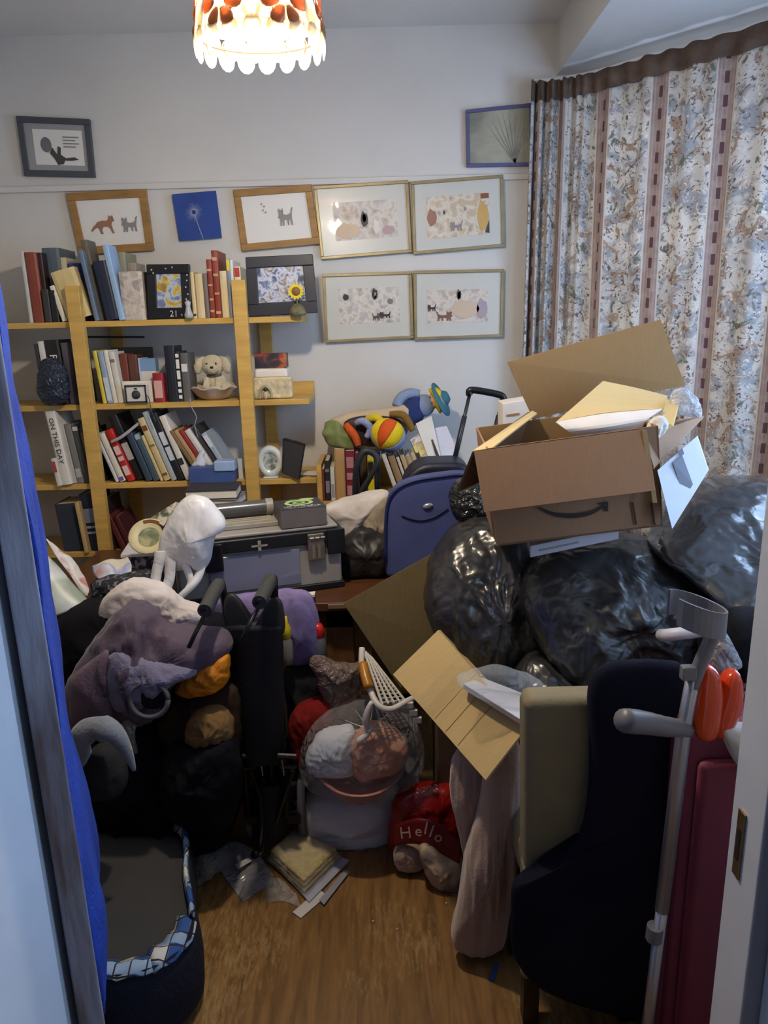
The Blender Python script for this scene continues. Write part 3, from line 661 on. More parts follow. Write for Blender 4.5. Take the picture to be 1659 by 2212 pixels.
# ---- third shelf
t = bpx(2, 133, 21, 160, (212, 209, 203), 'white book lettered ON THIS DAY at the wall end', 6, group=g3, Yo=-.015, word='ON THIS DAY', wcol=(40, 40, 44), wsize=.026, pages=m_pagew)
bpx(2, 122, 9, 60, (206, 200, 194), 'small white booklet tucked beside the wall, red-edged', 6, group=g3, Yo=-.03, d=.08, band=[(.5, .9, (170, 60, 54))])
bpx(2, 156, 10, 128, (176, 178, 182), 'pale grey book beside the large white one', 6, group=g3)
bpx(2, 167, 14, 128, (120, 122, 124), 'mid grey book with a faded spine label', 6, group=g3, band=[(.1, .25, (170, 176, 188))])
bpx(2, 182, 14, 124, (70, 72, 76), 'dark grey book with a light tip left of the post', 6, group=g3, band=[(.92, .99, (190, 190, 186))])
bpx(2, 197, 13, 122, (36, 42, 66), 'midnight blue book with bronze lettering left of the post', 6, group=g3, band=[(.55, .9, (112, 98, 66))])
bpx(2, 211, 12, 116, (44, 46, 50), 'black-grey book behind the left post of the third shelf', 6, group=g3)
bpx(2, 250, 7, 110, (200, 204, 212), 'thin white-blue book leaning right of the post', 18, group=g3)
bpx(2, 259, 12, 110, (214, 208, 194), 'white book leaning against the bright red one', 18, group=g3, band=[(.02, .1, (90, 90, 160))])
bpx(2, 276, 15, 118, (176, 34, 26), 'bright red leaning book with white lettering', 18, group=g3, band=[(.12, .3, (220, 190, 186)), (.4, .48, (220, 190, 186)), (.52, .68, (220, 190, 186))])
bpx(2, 295, 18, 146, (26, 26, 32), 'black leaning book with a white title panel', 18, group=g3, Yo=.03, band=[(.32, .58, (180, 180, 180))])
bpx(2, 316, 14, 108, (52, 66, 84), 'slate leaning book between the black and cream ones', 18, group=g3)
bpx(2, 332, 13, 108, (62, 84, 98), 'teal-grey leaning book on the third shelf', 18, group=g3, band=[(.88, .98, (150, 170, 180))])
bpx(2, 347, 6, 104, (206, 186, 134), 'thin straw-yellow leaning booklet', 18, group=g3)
bpx(2, 355, 14, 142, (200, 182, 130), 'cream patterned leaning book on the third shelf', 18, group=g3, band=[(.8, .88, (110, 70, 40)), (.55, .58, (140, 110, 70)), (.08, .12, (120, 80, 60))])
bpx(2, 371, 11, 156, (166, 176, 182), 'tallest grey-white leaning book on the third shelf', 18, group=g3, pages=m_pagew)
bpx(2, 385, 14, 152, (28, 30, 36), 'black leaning book with long white spine panels', 18, group=g3, band=[(.3, .5, (200, 204, 210)), (.53, .72, (200, 204, 210))])
bpx(2, 402, 13, 146, (214, 206, 198), 'white leaning book with a black motif near its foot', 18, group=g3, band=[(.24, .34, (40, 40, 44))])
bpx(2, 434, 8, 122, (120, 100, 62), 'olive-brown leaning book right of the white one', 29, group=g3)
bpx(2, 444, 9, 122, (176, 138, 102), 'tan leaning book right of the olive-brown one', 29, group=g3)
bpx(2, 455, 9, 122, (140, 44, 38), 'dull red leaning book near the tissue box', 29, group=g3)
bpx(2, 467, 12, 122, (206, 202, 198), 'white leaning book with a grey mark near the tissue box', 29, group=g3, band=[(.5, .54, (80, 80, 84))])
bpx(2, 482, 12, 126, (58, 56, 58), 'charcoal leaning book over the tissue box', 29, group=g3, Yo=.03)
bpx(2, 497, 11, 112, (158, 172, 186), 'pale blue leaning book, last of the row', 29, group=g3, Yo=.02, band=[(.7, .95, (206, 212, 220))])
# ---- lowest visible shelf
bpx(3, 138, 42, 104, (40, 50, 66), 'thick slate-navy book at the wall end of the lowest shelf', 4, group=g4)
bpx(3, 182, 9, 112, (186, 160, 112), 'tan booklet curling beside the slate-navy book', 4, group=g4, Yo=-.015)
bpx(3, 193, 36, 124, (24, 32, 58), 'broad navy book with white lettering down its spine', 4, group=g4, band=[(.3, .34, (150, 156, 176)), (.4, .44, (150, 156, 176)), (.5, .75, (120, 128, 156))])
bpx(3, 238, 12, 112, (38, 26, 34), 'dark plum book behind the left post of the lowest shelf', 4, group=g4)
bpx(3, 262, 13, 80, (92, 36, 38), 'maroon book leaning on the lowest shelf', 20, group=g4)
bpx(3, 278, 12, 76, (72, 30, 36), 'darker maroon book leaning beside its neighbour', 20, group=g4)
# ---- photo frames and ornaments on the shelves
def frame_on(name, label, cor, Y, fw, mf, mp, depth=.02, group=None, zfloor=None):
    q = [P(a, b, Y) for a, b in cor]
    if zfloor is not None:
        dz = zfloor-min(q[2].z, q[3].z); q = [p+Vector((0, 0, dz)) for p in q]
    c = sum(q, Vector())/4; W_ = (q[1]-q[0]).length; H_ = (q[3]-q[0]).length
    t = thing(name, label, 'photo frame', (c.x, Y, min(p.z for p in q)), group); a, b = fw/W_, fw/H_; g = G(); bk = Vector((0, depth, 0))
    for s0, s1, t0, t1 in ((0, 1, 0, b), (0, 1, 1-b*1.2, 1), (0, a, b, 1-b), (1-a, 1, b, 1-b)):
        g.add(quadslab([lerp2(q, s0, t0), lerp2(q, s1, t0), lerp2(q, s1, t1), lerp2(q, s0, t1)], bk))
    g.mk('frame', mf, t, bevel=.003)
    pr = mk('photograph', *quadslab([lerp2(q, *s)+bk*.4 for s in ((a, b), (1-a, b), (1-a, 1-b*1.1), (a, 1-b*1.1))], bk*.4), mp, t)
    mk('strut', *quadslab([lerp2(q, .45, .3)+bk, lerp2(q, .55, .3)+bk, lerp2(q, .55, 1)+bk+Vector((0, .06, 0)), lerp2(q, .45, 1)+bk+Vector((0, .06, 0))], (0, .003, 0)), dk, t)
    return t, q, pr
m_black = M('black_gloss_frame', (28, 29, 34), .3, .1, 8)
t, q, pr = frame_on('photo_frame', 'black photo frame with a silver 21 and stars', ((315, 566), (408, 565), (413, 683), (320, 685)), YS-.0, .034, m_black, ramp_mat('birthday_photo', ((.3, (130, 70, 84)), (.42, (110, 130, 168)), (.5, (176, 190, 210)), (.58, (196, 170, 60)), (.7, (120, 90, 80))), 26, 3, .3, 5, .5), zfloor=SZ[0]+.001)
sil = S((196, 198, 204), .3)
text('21', .032, lerp2(q, .6, .91)+Vector((0, -.001, 0)), q[1]-q[0], q[0]-q[3], sil, t)
for s, tt in ((.93, .3), (.9, .42), (.94, .55), (.9, .64), (.6, .06), (.45, .08), (.78, .93), (.12, .1), (.16, .16), (.94, .2)):
    mk('star', *prism([lerp2(q, s, tt)+Vector((.004*cos(2*pi*k/8)*(1 if k % 2 else .45), -.001, .004*sin(2*pi*k/8)*(1 if k % 2 else .45))) for k in range(8)], (0, .0015, 0)), sil, t)
t, q, pr = frame_on('photo_frame', 'wide black frame around a bright group photograph', ((530, 560), (675, 553), (687, 680), (537, 689)), YS+.005, .040, M('blue_black_frame', (36, 39, 50), .4, .1, 8), ramp_mat('group_photo', ((.3, (60, 64, 74)), (.42, (120, 132, 166)), (.5, (196, 204, 224)), (.56, (176, 170, 170)), (.66, (96, 92, 90))), 34, 4, .3, 2, .5), zfloor=SZ[0]+.001)
p = P(650, 688, YS+.0-.012); u = mpp(650, 640, YS)
fl = thing('sunflower_ornament', 'small yellow sunflower ornament in front of the black frame', 'ornament', (p.x, p.y, SZ[0]+.001))
g = G(); g.add(lathe([(.001, 0), (.030, 0), (.033, .012), (.024, .03), (.012, .042), (.001, .044)], (p.x-.01, p.y, SZ[0]+.001), 14)); g.mk('pot', M('mossy_pot', (104, 100, 72), .8, .3, 30, bump=.6, bs=60), fl, smooth=True)
fc = Vector((p.x-.012, p.y-.012, SZ[0]+.088))
for k in range(14):
    a = 2*pi*k/14; d1 = Vector((cos(a), 0, sin(a))); d2 = Vector((-sin(a), 0, cos(a)))
    mk('flower_petal', *prism([fc+d1*.014-d2*.004, fc+d1*.024-d2*.005, fc+d1*.031, fc+d1*.024+d2*.005, fc+d1*.014+d2*.004], (0, .003, 0)), S((214, 190, 24)), fl)
mk('flower_centre', *ball(fc, .016, .007, .016, 14, 8), S((120, 84, 44)), fl, smooth=True)
mk('flower_stem', *tube([fc+Vector((0, .006, 0)), fc+Vector((.001, .012, -.03)), (p.x-.01, p.y, SZ[0]+.04)], .003), S((90, 100, 50)), fl)
# glass ornament
p = P(410, 686, YS); tag(mk('glass_ornament', *lathe([(.001, 0), (.015, 0), (.017, .012), (.011, .03), (.008, .045), (.012, .058), (.004, .066), (.001, .066)], (p.x, YS-.012, SZ[0]+.0006), 14), M('milky_glass', (206, 206, 206), .15, .1, trans=.4), smooth=True), 'small milky glass figure beside the 21 frame', 'ornament')
# second shelf things
z2 = SZ[1]+.0006
v, f = inflate([(92, 800), (118, 790), (140, 812), (150, 850), (148, 872), (132, 884), (112, 888), (96, 878), (86, 850)], YS-.035, .03, .025, amp=.012, ws=(22, 22, 22), sd=4)
dz = SZ[1]+.001-min(p.z for p in v); v = [p+Vector((0, 0, dz)) for p in v]
tag(mk('plastic_bag', v, f, crinkle('blue_black_film', (34, 42, 60), .22, 22, .8), smooth=True), 'crumpled blue-black plastic bag in front of the lettered black book', 'plastic bag')
u2 = mpp(300, 860, YS)
x0 = P(252, 869, YS+.0).x
tag(mk('white_box', *box(P(269, 869, YS+.03).x, P(333, 869, YS+.03).x, YS+.022, YS+.03, z2, z2+46*u2), S((222, 218, 208)), bevel=.002), 'low white card box behind the instant camera', 'box')
bw = thing('blue_white_box', 'upright box, light blue above and white below, behind the crimson book', 'box', (P(326, 869, YS+.05).x, YS+.09, z2))
mk('carton', *box(P(314, 869, YS+.06).x, P(345, 869, YS+.06).x, YS+.05, YS+.09, z2, z2+92*u2), S((214, 212, 208)), bw, bevel=.001)
mk('blue_cap', *box(P(313, 869, YS+.06).x, P(346, 869, YS+.06).x, YS+.049, YS+.091, z2+66*u2, z2+93*u2), S((116, 152, 196)), bw, bevel=.001)
tag(mk('picture_frame', *box(P(250, 869, YS+.13).x, P(338, 869, YS+.13).x, YS+.145, YS+.158, z2, z2+116*u2), m_black, bevel=.002), 'flat black picture frame at the back of the second shelf', 'picture frame')
# instant camera
cx = P(292, 869, YS-.03).x; cam_ = thing('instant_camera', 'white and black instant camera on the second shelf', 'camera', (cx, YS-.005, z2))
mk('body', *box(cx-.042, cx+.042, YS-.01, YS+.02, z2, z2+.072), S((206, 204, 198)), cam_, bevel=.004)
g = G()
for s in ((-.041, .041, .0, .006), (-.041, .041, .062, .068), (-.041, -.036, .0, .068), (.036, .041, .0, .068)): g.add(box(cx+s[0], cx+s[1], YS-.014, YS-.0095, z2+.002+s[2], z2+.002+s[3]))
g.mk('black_border', dk, cam_)
mk('lens_ring', *lathe([(.001, 0), (.014, 0), (.017, .006), (.017, .012)], (cx, YS-.016, z2+.033), 18, (0, 1, 0)), dk, cam_, smooth=True)
mk('lens', *lathe([(.001, 0), (.008, .001), (.008, .004)], (cx, YS-.0175, z2+.033), 14, (0, 1, 0)), M('lens_glass', (60, 66, 80), .05, spec=1), cam_)
mk('viewfinder', *box(cx-.006, cx+.006, YS-.0115, YS-.0095, z2+.053, z2+.059), dk, cam_)
mk('strap', *tube(spline([(cx+.04, YS-.012, z2+.03), (cx+.055, YS-.03, z2+.02), (cx+.06, YS-.036, z2-.02), (cx+.072, YS-.034, z2-.07)], 14), .002, 5), S((70, 66, 62)), cam_)
# plush dog in a wavy bowl
bx = P(464, 869, YS+.08).x; by = YS+.09
bowl = thing('bowl', 'pinkish pottery bowl with a wavy cream rim under the plush dog', 'bowl', (bx, by, z2))
v, f = lathe([(.001, 0), (.045, 0), (.07, .015), (.092, .042), (.105, .050), (.100, .052), (.086, .046), (.062, .022), (.001, .016)], (bx, by, z2), 40)
for i, p in enumerate(v):
    r = (Vector((p.x-bx, p.y-by, 0))).length
    if r > .08: p.z += .006*sin(8*math.atan2(p.y-by, p.x-bx))*(r-.08)/.02
mk('bowl_body', v, f, M('pink_pottery', (176, 150, 136), .5, .2, 14, col2=(206, 198, 182), mixs=10), bowl, smooth=True)
dog = thing('plush_dog', 'cream plush puppy with floppy ears sitting in the bowl', 'soft toy', (bx+.005, by, z2+.02)); m_pl = M('cream_plush', (206, 196, 168), .95, .12, 30, bump=.7, bs=220, sheen=.5)
dx = bx+.004
g = G(); g.add(ball((dx+.006, by, z2+.058), .042, .036, .050, 16, 10)); g.add(ball((dx+.034, by+.005, z2+.040), .034, .034, .028)); mk('body', g.v, g.f, m_pl, dog, smooth=True)
for s in (-1, 1):
    mk('front_leg', *tube([(dx+s*.022, by-.026, z2+.082), (dx+s*.024, by-.042, z2+.056), (dx+s*.025, by-.058, z2+.044)], [.014, .014, .013], 10), m_pl, dog, smooth=True)
hd = mk('head', *ball((dx, by-.012, z2+.132), .044, .040, .042, 18, 12), m_pl, dog, smooth=True)
mk('muzzle', *ball((dx+.006, by-.044, z2+.120), .024, .020, .020, 14, 10), m_pl, hd, smooth=True)
mk('nose', *ball((dx+.007, by-.064, z2+.127), .007, .005, .005, 10, 8), S((40, 34, 34)), hd, smooth=True)
for s in (-1, 1):
    mk('eye', *ball((dx+s*.018+.003, by-.049, z2+.141), .004, .003, .004, 8, 6), S((70, 60, 54)), hd, smooth=True)
    mk('ear', *tube([(dx+s*.030, by-.01, z2+.164), (dx+s*.048, by-.016, z2+.150), (dx+s*.056, by-.02, z2+.128), (dx+s*.058, by-.02, z2+.108), (dx+s*.056, by-.02, z2+.100)], [.006, .015, .018, .014, .004], 10), m_pl, hd, smooth=True)
mk('collar', *tube([Vector((dx+.003+.026*cos(2*pi*k/20), by-.008+.026*sin(2*pi*k/20), z2+.094)) for k in range(21)], .005, 6), S((110, 98, 82)), dog)
# right bay of the second shelf
bx0, bx1 = P(549, 869, YS+.03).x, P(622, 869, YS+.03).x
tag(mk('white_tub', *box(bx0, bx1, YS+.07, YS+.16, z2, z2+.115), S((220, 214, 206)), bevel=.012), 'white lidded tub behind the cream ornament block', 'tub')
o = tag(mk('patterned_box', *box(bx0+.004, bx1-.004, YS+.08, YS+.15, z2+.1155, z2+.172), ramp_mat('dark_red_pattern', ((.35, (34, 30, 38)), (.48, (60, 50, 60)), (.55, (150, 44, 30)), (.62, (170, 110, 60)), (.7, (50, 40, 60))), 22, 2, .5, 7), bevel=.002), 'dark patterned box with red patches on top of the white tub', 'box')
ob = thing('ornament_block', 'cream ornament with a little dark-haired figure under an arch', 'ornament', (bx0+.05, YS+.03, z2))
mk('block', *box(bx0, bx1+.02, YS+.02, YS+.062, z2, z2+.085), M('cream_stone', (198, 184, 150), .7, .25, 30, bump=.7, bs=70), ob, bevel=.01)
ac = Vector((bx0+.05, YS+.012, z2))
g = G(); g.add(tube(spline([ac+Vector((-.022, .004, .002)), ac+Vector((-.02, .004, .032)), ac+Vector((0, .004, .05)), ac+Vector((.02, .004, .032)), ac+Vector((.022, .004, .002))], 16), .006, 8)); g.mk('arch', S((150, 150, 120)), ob, smooth=True)
mk('figure', *ball(ac+Vector((0, -.001, .016)), .009, .008, .016, 10, 8), S((190, 170, 140)), ob, smooth=True); mk('figure_head', *ball(ac+Vector((0, -.001, .038)), .007, .007, .008, 10, 8), S((50, 44, 40)), ob, smooth=True)
# thin black rod and dangling cord
tag(mk('black_rod', *tube([P(190, 728, YS+.2), P(312, 728, YS+.2)], .004), dk), 'thin black rod fixed under the top shelf', 'rod')
tag(mk('thin_cord', *tube(spline([P(411, 862, YS-.005), P(414, 880, YS-.006), P(424, 900, YS-.004), P(421, 920, YS), P(428, 945, YS+.03)], 20), .0016, 5), S((170, 168, 164))), 'thin grey cord hanging from the second shelf below the bowl', 'cord')
# ribbon over the leaning books of the third shelf
v, f, uv = sheet([[(238, 953, YS+.0), (262, 940, YS+.0), (290, 918, YS+.02), (306, 905, YS+.03)], [(240, 958, YS-.002), (265, 946, YS-.002), (294, 923, YS+.018), (309, 910, YS+.028)]], 16, 4)
tag(mk('grey_ribbon', v, f, S((150, 150, 156)), smooth=True, solid=.002), 'narrow grey ribbon strung across the leaning books', 'ribbon')
# third shelf things
z3 = SZ[2]+.0006
tb = thing('tissue_box', 'blue tissue box with pale tissue on the third shelf', 'tissue box', (P(460, 1042, YS).x, YS-.02, z3))
xa, xb = P(411, 1042, YS-.03).x, P(508, 1042, YS-.03).x
mk('carton', *box(xa, xb, YS-.045, YS+.055, z3, z3+.062), M('blue_carton', (62, 84, 140), .5, .15, 14), tb, bevel=.003)
v, f, uv = sheet([[(414, 1012, YS+.01), (430, 1006, YS), (446, 1012, YS+.01)], [(420, 1000, YS+.012), (434, 985, YS+.005), (442, 1000, YS+.014)], [(428, 990, YS+.012), (438, 970, YS+.008), (440, 985, YS+.014)]], 12, 10, .006, (40, 40, 40), 2)
mk('tissue', v, f, S((206, 210, 222)), tb, smooth=True, solid=.001)
mk('pale_wrapper', *box(xb-.075, xb+.006, YS-.052, YS+.02, z3+.045, z3+.086), M('pale_blue_film', (150, 176, 214), .4, .15, 12), tb, bevel=.006)
tag(mk('white_card', *box(P(518, 1040, YS+.03).x, P(527, 1040, YS+.03).x, YS+.02, YS+.024, z3, z3+.082), S((206, 212, 218))), 'narrow white card standing beside the right post', 'card')
oc = thing('oval_clock', 'oval white-blue glass ornament with a pale garden scene', 'ornament', (P(582, 1035, YS).x, YS+.02, z3))
c0 = Vector((P(582, 1000, YS).x, YS+.012, z3+.066))
v, f = lathe([(.001, .012), (.034, .012), (.041, .002), (.056, 0), (.066, .012), (.060, .03), (.001, .034)], c0, 36, (0, 1, 0))
v = [Vector((c0.x+(p.x-c0.x)*.80, p.y, c0.z+(p.z-c0.z))) for p in v]
mk('rim', v, f, M('frosted_blue_glass', (186, 202, 208), .2, .15, 16, col2=(216, 214, 200), mixs=12), oc, smooth=True)
mk('scene', *prism([c0+Vector((.030*cos(2*pi*k/24), .010, .038*sin(2*pi*k/24))) for k in range(24)], (0, .004, 0)), ramp_mat('garden_scene', ((.35, (90, 104, 84)), (.5, (170, 180, 184)), (.65, (206, 202, 190))), 40, 4, .4, 3), oc)
mk('foot', *box(c0.x-.03, c0.x+.03, YS+.005, YS+.045, z3, z3+.008), M('frosted_blue_glass', (0, 0, 0)), oc, bevel=.003)
q = [P(612, 945, YS+.02), P(658, 958, YS+.0), P(646, 1032, YS-.02), P(610, 1018, YS+.0)]
dz = z3+.001-min(p.z for p in q); q = [p+Vector((0, 0, dz)) for p in q]
tf = thing('photo_frame', 'small black frame turned away, tilted on its corner', 'photo frame', (q[2].x, q[2].y, z3)); nb = Vector((.004, .012, .004))
mk('back_board', *quadslab(q, nb), M('matt_black_board', (38, 37, 40), .7, .1), tf, bevel=.002)
g = G()
for a, b in ((0, 1), (1, 2), (2, 3), (3, 0)): g.add(tube([q[a], q[b]], .003, 6))
g.mk('frame_edge', m_black, tf)
mk('strut', *quadslab([q[0].lerp(q[1], .5)+nb, q[0].lerp(q[1], .6)+nb, q[2].lerp(q[3], .4)+nb+Vector((.0, .05, 0)), q[2].lerp(q[3], .5)+nb+Vector((0, .05, 0))], (0, .003, 0)), dk, tf)
for k in range(4):
    a = random.uniform(-.4, .4); cxx = P(668, 1030, YS+.06).x; g = Vector((cos(a), sin(a), 0))*.045; h = Vector((-sin(a), cos(a), 0))*.035
    c0 = Vector((cxx, YS+.07, z3+.0022*k)); tag(mk('loose_paper', *quadslab([c0-g-h, c0+g-h, c0+g+h, c0-g+h], (0, 0, .0018)), S(((208, 200, 186), (90, 84, 88), (196, 186, 170), (214, 206, 196))[k])), ('cream slip at the bottom of the paper pile on the third shelf', 'dark leaflet in the paper pile on the third shelf', 'beige slip near the top of the paper pile on the third shelf', 'pale slip on top of the paper pile on the third shelf')[k], 'paper', 'loose papers on the third shelf')
# ================================================================== desk and everything on it
DT = .75
m_desk = M('dark_stained_desk', (84, 52, 30), .35, .3, 6, stretch=(1, 6, 6)); m_leg = M('desk_leg_wood', (120, 82, 50), .45, .25, 6, stretch=(5, 5, 1))
dxa, dxb = -1.14, P(842, 1245, 2.3).x
desk = thing('desk', 'brown wooden desk buried under the toolbox, bags and papers', 'desk', (-.6, 2.5, 0))
mk('top', *box(dxa, .34, 2.16, 2.80, DT-.03, DT), m_desk, desk, bevel=.004)
mk('apron', *box(dxa+.05, .30, 2.20, 2.22, DT-.10, DT-.03), m_desk, desk)
lx = P(733, 1330, 2.2).x
for x in (dxa+.06, .30):
    for y in (2.22, 2.74): mk('leg', *box(x-.03, x+.03, y-.03, y+.03, 0, DT-.03), m_leg, desk, bevel=.004)
mk('cupboard_side', *box(lx-.045, lx+.045, 2.20, 2.26, 0, DT-.03), m_leg, desk, bevel=.003)
mk('cupboard_side', *box(lx+.06, lx+.10, 2.20, 2.26, 0, DT-.03), m_leg, desk, bevel=.003)
mk('edge_strip', *box(P(706, 1250, 2.16).x, .335, 2.152, 2.16, DT-.016, DT-.004), M('worn_metal_edge', (170, 150, 120), .3, .3, 10, metal=.7), desk)
# toolbox
O = PZ(388, 1313, DT+.001); A = PZ(741, 1266, DT+.001); a = A-O; au = a.normalized(); dv = Vector((-au.y, au.x, 0)); uz = Vector((0, 0, 1)); Wd = a.length; Hh = .205; Dp = .25
tbx = thing('toolbox', 'large grey plastic toolbox with black rim and metal latch', 'toolbox', O+a*.5+dv*Dp*.5)
def tb_(x0, x1, y0, y1, z0, z1): return hexa(O+au*x0+dv*y0+uz*z0, au*(x1-x0), dv*(y1-y0), uz*(z1-z0))
m_tg = M('silver_grey_plastic', (152, 147, 140), .42, .1, 8); m_tb = M('black_plastic', (22, 22, 26), .45, .1, 8); m_pan = M('shiny_blue_grey_panel', (120, 124, 146), .16, .08, 3, coat=.6)
mk('body', *tb_(0, Wd, 0, Dp, .012, Hh-.04), m_tg, tbx, bevel=.012)
mk('front_panel', *tb_(.10, Wd-.14, -.006, .001, .03, Hh-.055), m_pan, tbx, bevel=.004)
mk('base_rail', *tb_(-.006, Wd+.006, -.008, Dp+.006, 0, .022), m_tb, tbx, bevel=.004)
mk('lid_rim', *tb_(.06, Wd+.008, -.012, Dp+.008, Hh-.045, Hh), m_tb, tbx, bevel=.008)
mk('lid', *tb_(.08, Wd-.01, .0, Dp, Hh, Hh+.012), m_tg, tbx, bevel=.005)
mk('handle_recess', *tb_(.16, .36, -.015, -.010, Hh-.040, Hh-.022), M('dark_recess', (12, 12, 15), .6), tbx)
g = G(); g.add(tb_(.255, .265, -.0165, -.012, Hh-.044, Hh-.012)); g.add(tb_(.235, .285, -.0165, -.012, Hh-.031, Hh-.025)); g.mk('cross_mark', m_tg, tbx)
for x in (Wd-.115, .09):
    l = mk('latch', *tb_(x, x+.055, -.020, -.008, Hh-.098, Hh-.008), m_tb if x < .2 else M('steel_latch', (140, 130, 122), .3, .2, 20, metal=.7), tbx, bevel=.004)
    if x > .2:
        g = G()
        for k in range(3): g.add(tube([O+au*(x+.006+.018*k)+dv*-.022+uz*(Hh-.022), O+au*(x+.02+.018*k)+dv*-.022+uz*(Hh-.022)], .004, 6)); 
        for k in range(2): g.add(tb_(x+.012+.018*k, x+.022+.018*k, -.024, -.02, Hh-.09, Hh-.045))
        g.mk('latch_pins', M('bright_steel', (190, 184, 176), .2, metal=.9), l)
mk('black_hinge_plate', *tb_(Wd-.05, Wd+.010, -.016, -.006, Hh-.085, Hh), m_tb, tbx, bevel=.004)
# silver cylinder in a cradle on the toolbox
tz = DT+Hh+.014
cy = thing('metal_cylinder', 'shiny grey cylinder lying in a slotted cradle on the toolbox', 'cylinder', O+au*.2+dv*.10+uz*(tz-O.z))
s0 = O+au*.10+dv*.055; s0.z = tz
mk('cradle', *hexa(s0, au*.235, dv*.12, uz*.014), m_tg, cy, bevel=.002)
for k in range(3): mk('rib', *hexa(s0+au*.02+dv*(.006+.022*k)+uz*.014, au*.20, dv*.008, uz*.008), S((176, 168, 150)), cy)
c1 = s0+au*.0+dv*.098+uz*.042
mk('cylinder', *tube([c1, c1+au*.02, c1+au*.21, c1+au*.235], .026, 18), M('grey_gloss_tube', (104, 104, 106), .2, .1, metal=.4), cy, smooth=True, bevel=.003)
for k in (0, .21): mk('end_collar', *tube([c1+au*k, c1+au*(k+.025)], .0285, 18), m_tg, cy, bevel=.002)
# black carton with green rings
b0 = O+au*.335+dv*.0; b0.z = tz; br = au.copy(); bd = dv.copy()
bx_ = thing('printed_carton', 'dark carton printed with green rings and white lettering on the toolbox', 'box', b0+br*.08+bd*.06)
mk('carton', *hexa(b0, br*.150, bd*.135, uz*.062), M('taupe_carton', (104, 96, 94), .55, .1, 8), bx_, bevel=.002)
mk('top_print', *hexa(b0+uz*.062, br*.150, bd*.135, uz*.0012), M('charcoal_print', (54, 56, 60), .4, .1), bx_)
tz2 = b0+uz*.0634
gm = S((176, 204, 130))
def ring(c, rx, ry, w_, mat, name):
    n = 28; v = []; f = []
    for k in range(n):
        t_ = 2*pi*k/n
        for s in (1, 1-w_): v.append(c+br*rx*s*cos(t_)+bd*ry*s*sin(t_))
    f = [(2*k, 2*((k+1) % n), 2*((k+1) % n)+1, 2*k+1) for k in range(n)]
    mk(name, v, f, mat, bx_, solid=.0008)
ring(tz2+br*.075+bd*.078, .048, .034, .28, gm, 'green_ring'); ring(tz2+br*.075+bd*.078, .022, .015, .5, gm, 'green_ring')
mk('green_disc', *prism([tz2+br*(.108+.026*cos(2*pi*k/20))+bd*(.118+.014*sin(2*pi*k/20)) for k in range(20)], uz*.0008), gm, bx_)
mk('green_swash', *prism([tz2+br*x+bd*y for x, y in ((.035, .108), (.06, .122), (.085, .118), (.09, .112), (.06, .114), (.04, .102))], uz*.0008), gm, bx_)
wl = S((206, 206, 204))
for k in range(11):   # unreadable lettering
    x = .018+.011*k; y = .022+.007*sin(k*.5); h_ = .014+.003*((k*7) % 3)
    g = G(); g.add(hexa(tz2+br*x+bd*y, br*.0022, bd*h_, uz*.0008)); g.add(hexa(tz2+br*x+bd*(y+h_*(.0, .45, .8)[k % 3]), br*.008, bd*.003, uz*.0008))
    if k % 2: g.add(hexa(tz2+br*(x+.006)+bd*y, br*.0022, bd*h_*.7, uz*.0008))
    g.mk('letter_mark', wl, bx_)
g = G()
for k in range(3): g.add(hexa(tz2+br*(.03+.03*k)+bd*.010, br*.024, bd*.004, uz*.0008))
g.mk('small_print', S((150, 150, 150)), bx_)
# flat stack of books and papers behind the white bag
stk = [((446, 1096), .20, .15, .060, (40, 38, 44), 'thick black album under the stack behind the toolbox'), ((446, 1090), .19, .14, .05, (30, 30, 36), 'black album in the flat stack behind the toolbox'), ((440, 1080), .22, .15, .045, (204, 200, 196), 'white folder in the flat stack behind the toolbox'), ((450, 1075), .19, .15, .05, (26, 30, 46), 'navy album in the flat stack behind the toolbox'), ((448, 1066), .20, .14, .03, (120, 116, 118), 'grey folder near the top of the flat stack'), ((446, 1058), .19, .14, .035, (48, 46, 52), 'charcoal folder on top of the flat stack')]
zc = DT+.001
for i, (pp, w_, d_2, h_, c_, lab) in enumerate(stk):
    cxx = P(470, 1080, 2.68).x+random.uniform(-.012, .012); an = random.uniform(-.12, .12)
    r_ = Vector((cos(an), sin(an), 0)); f_ = Vector((-sin(an), cos(an), 0)); t = thing('flat_book', lab, 'book', (cxx, 2.68, zc), 'flat stack behind the toolbox')
    o_ = Vector((cxx, 2.68, zc))-r_*w_/2-f_*d_2/2
    g = G(); g.add(hexa(o_, r_*w_, f_*d_2, uz*.003)); g.add(hexa(o_+uz*(h_-.003), r_*w_, f_*d_2, uz*.003)); g.add(hexa(o_+f_*(d_2-.003)+uz*.003, r_*w_, f_*.003, uz*(h_-.006))); g.mk('cover', S(c_), t)
    mk('pages', *hexa(o_+r_*.004+f_*.004+uz*.003, r_*(w_-.008), f_*(d_2-.008), uz*(h_-.006)), m_pagew, t); zc += h_+.0006
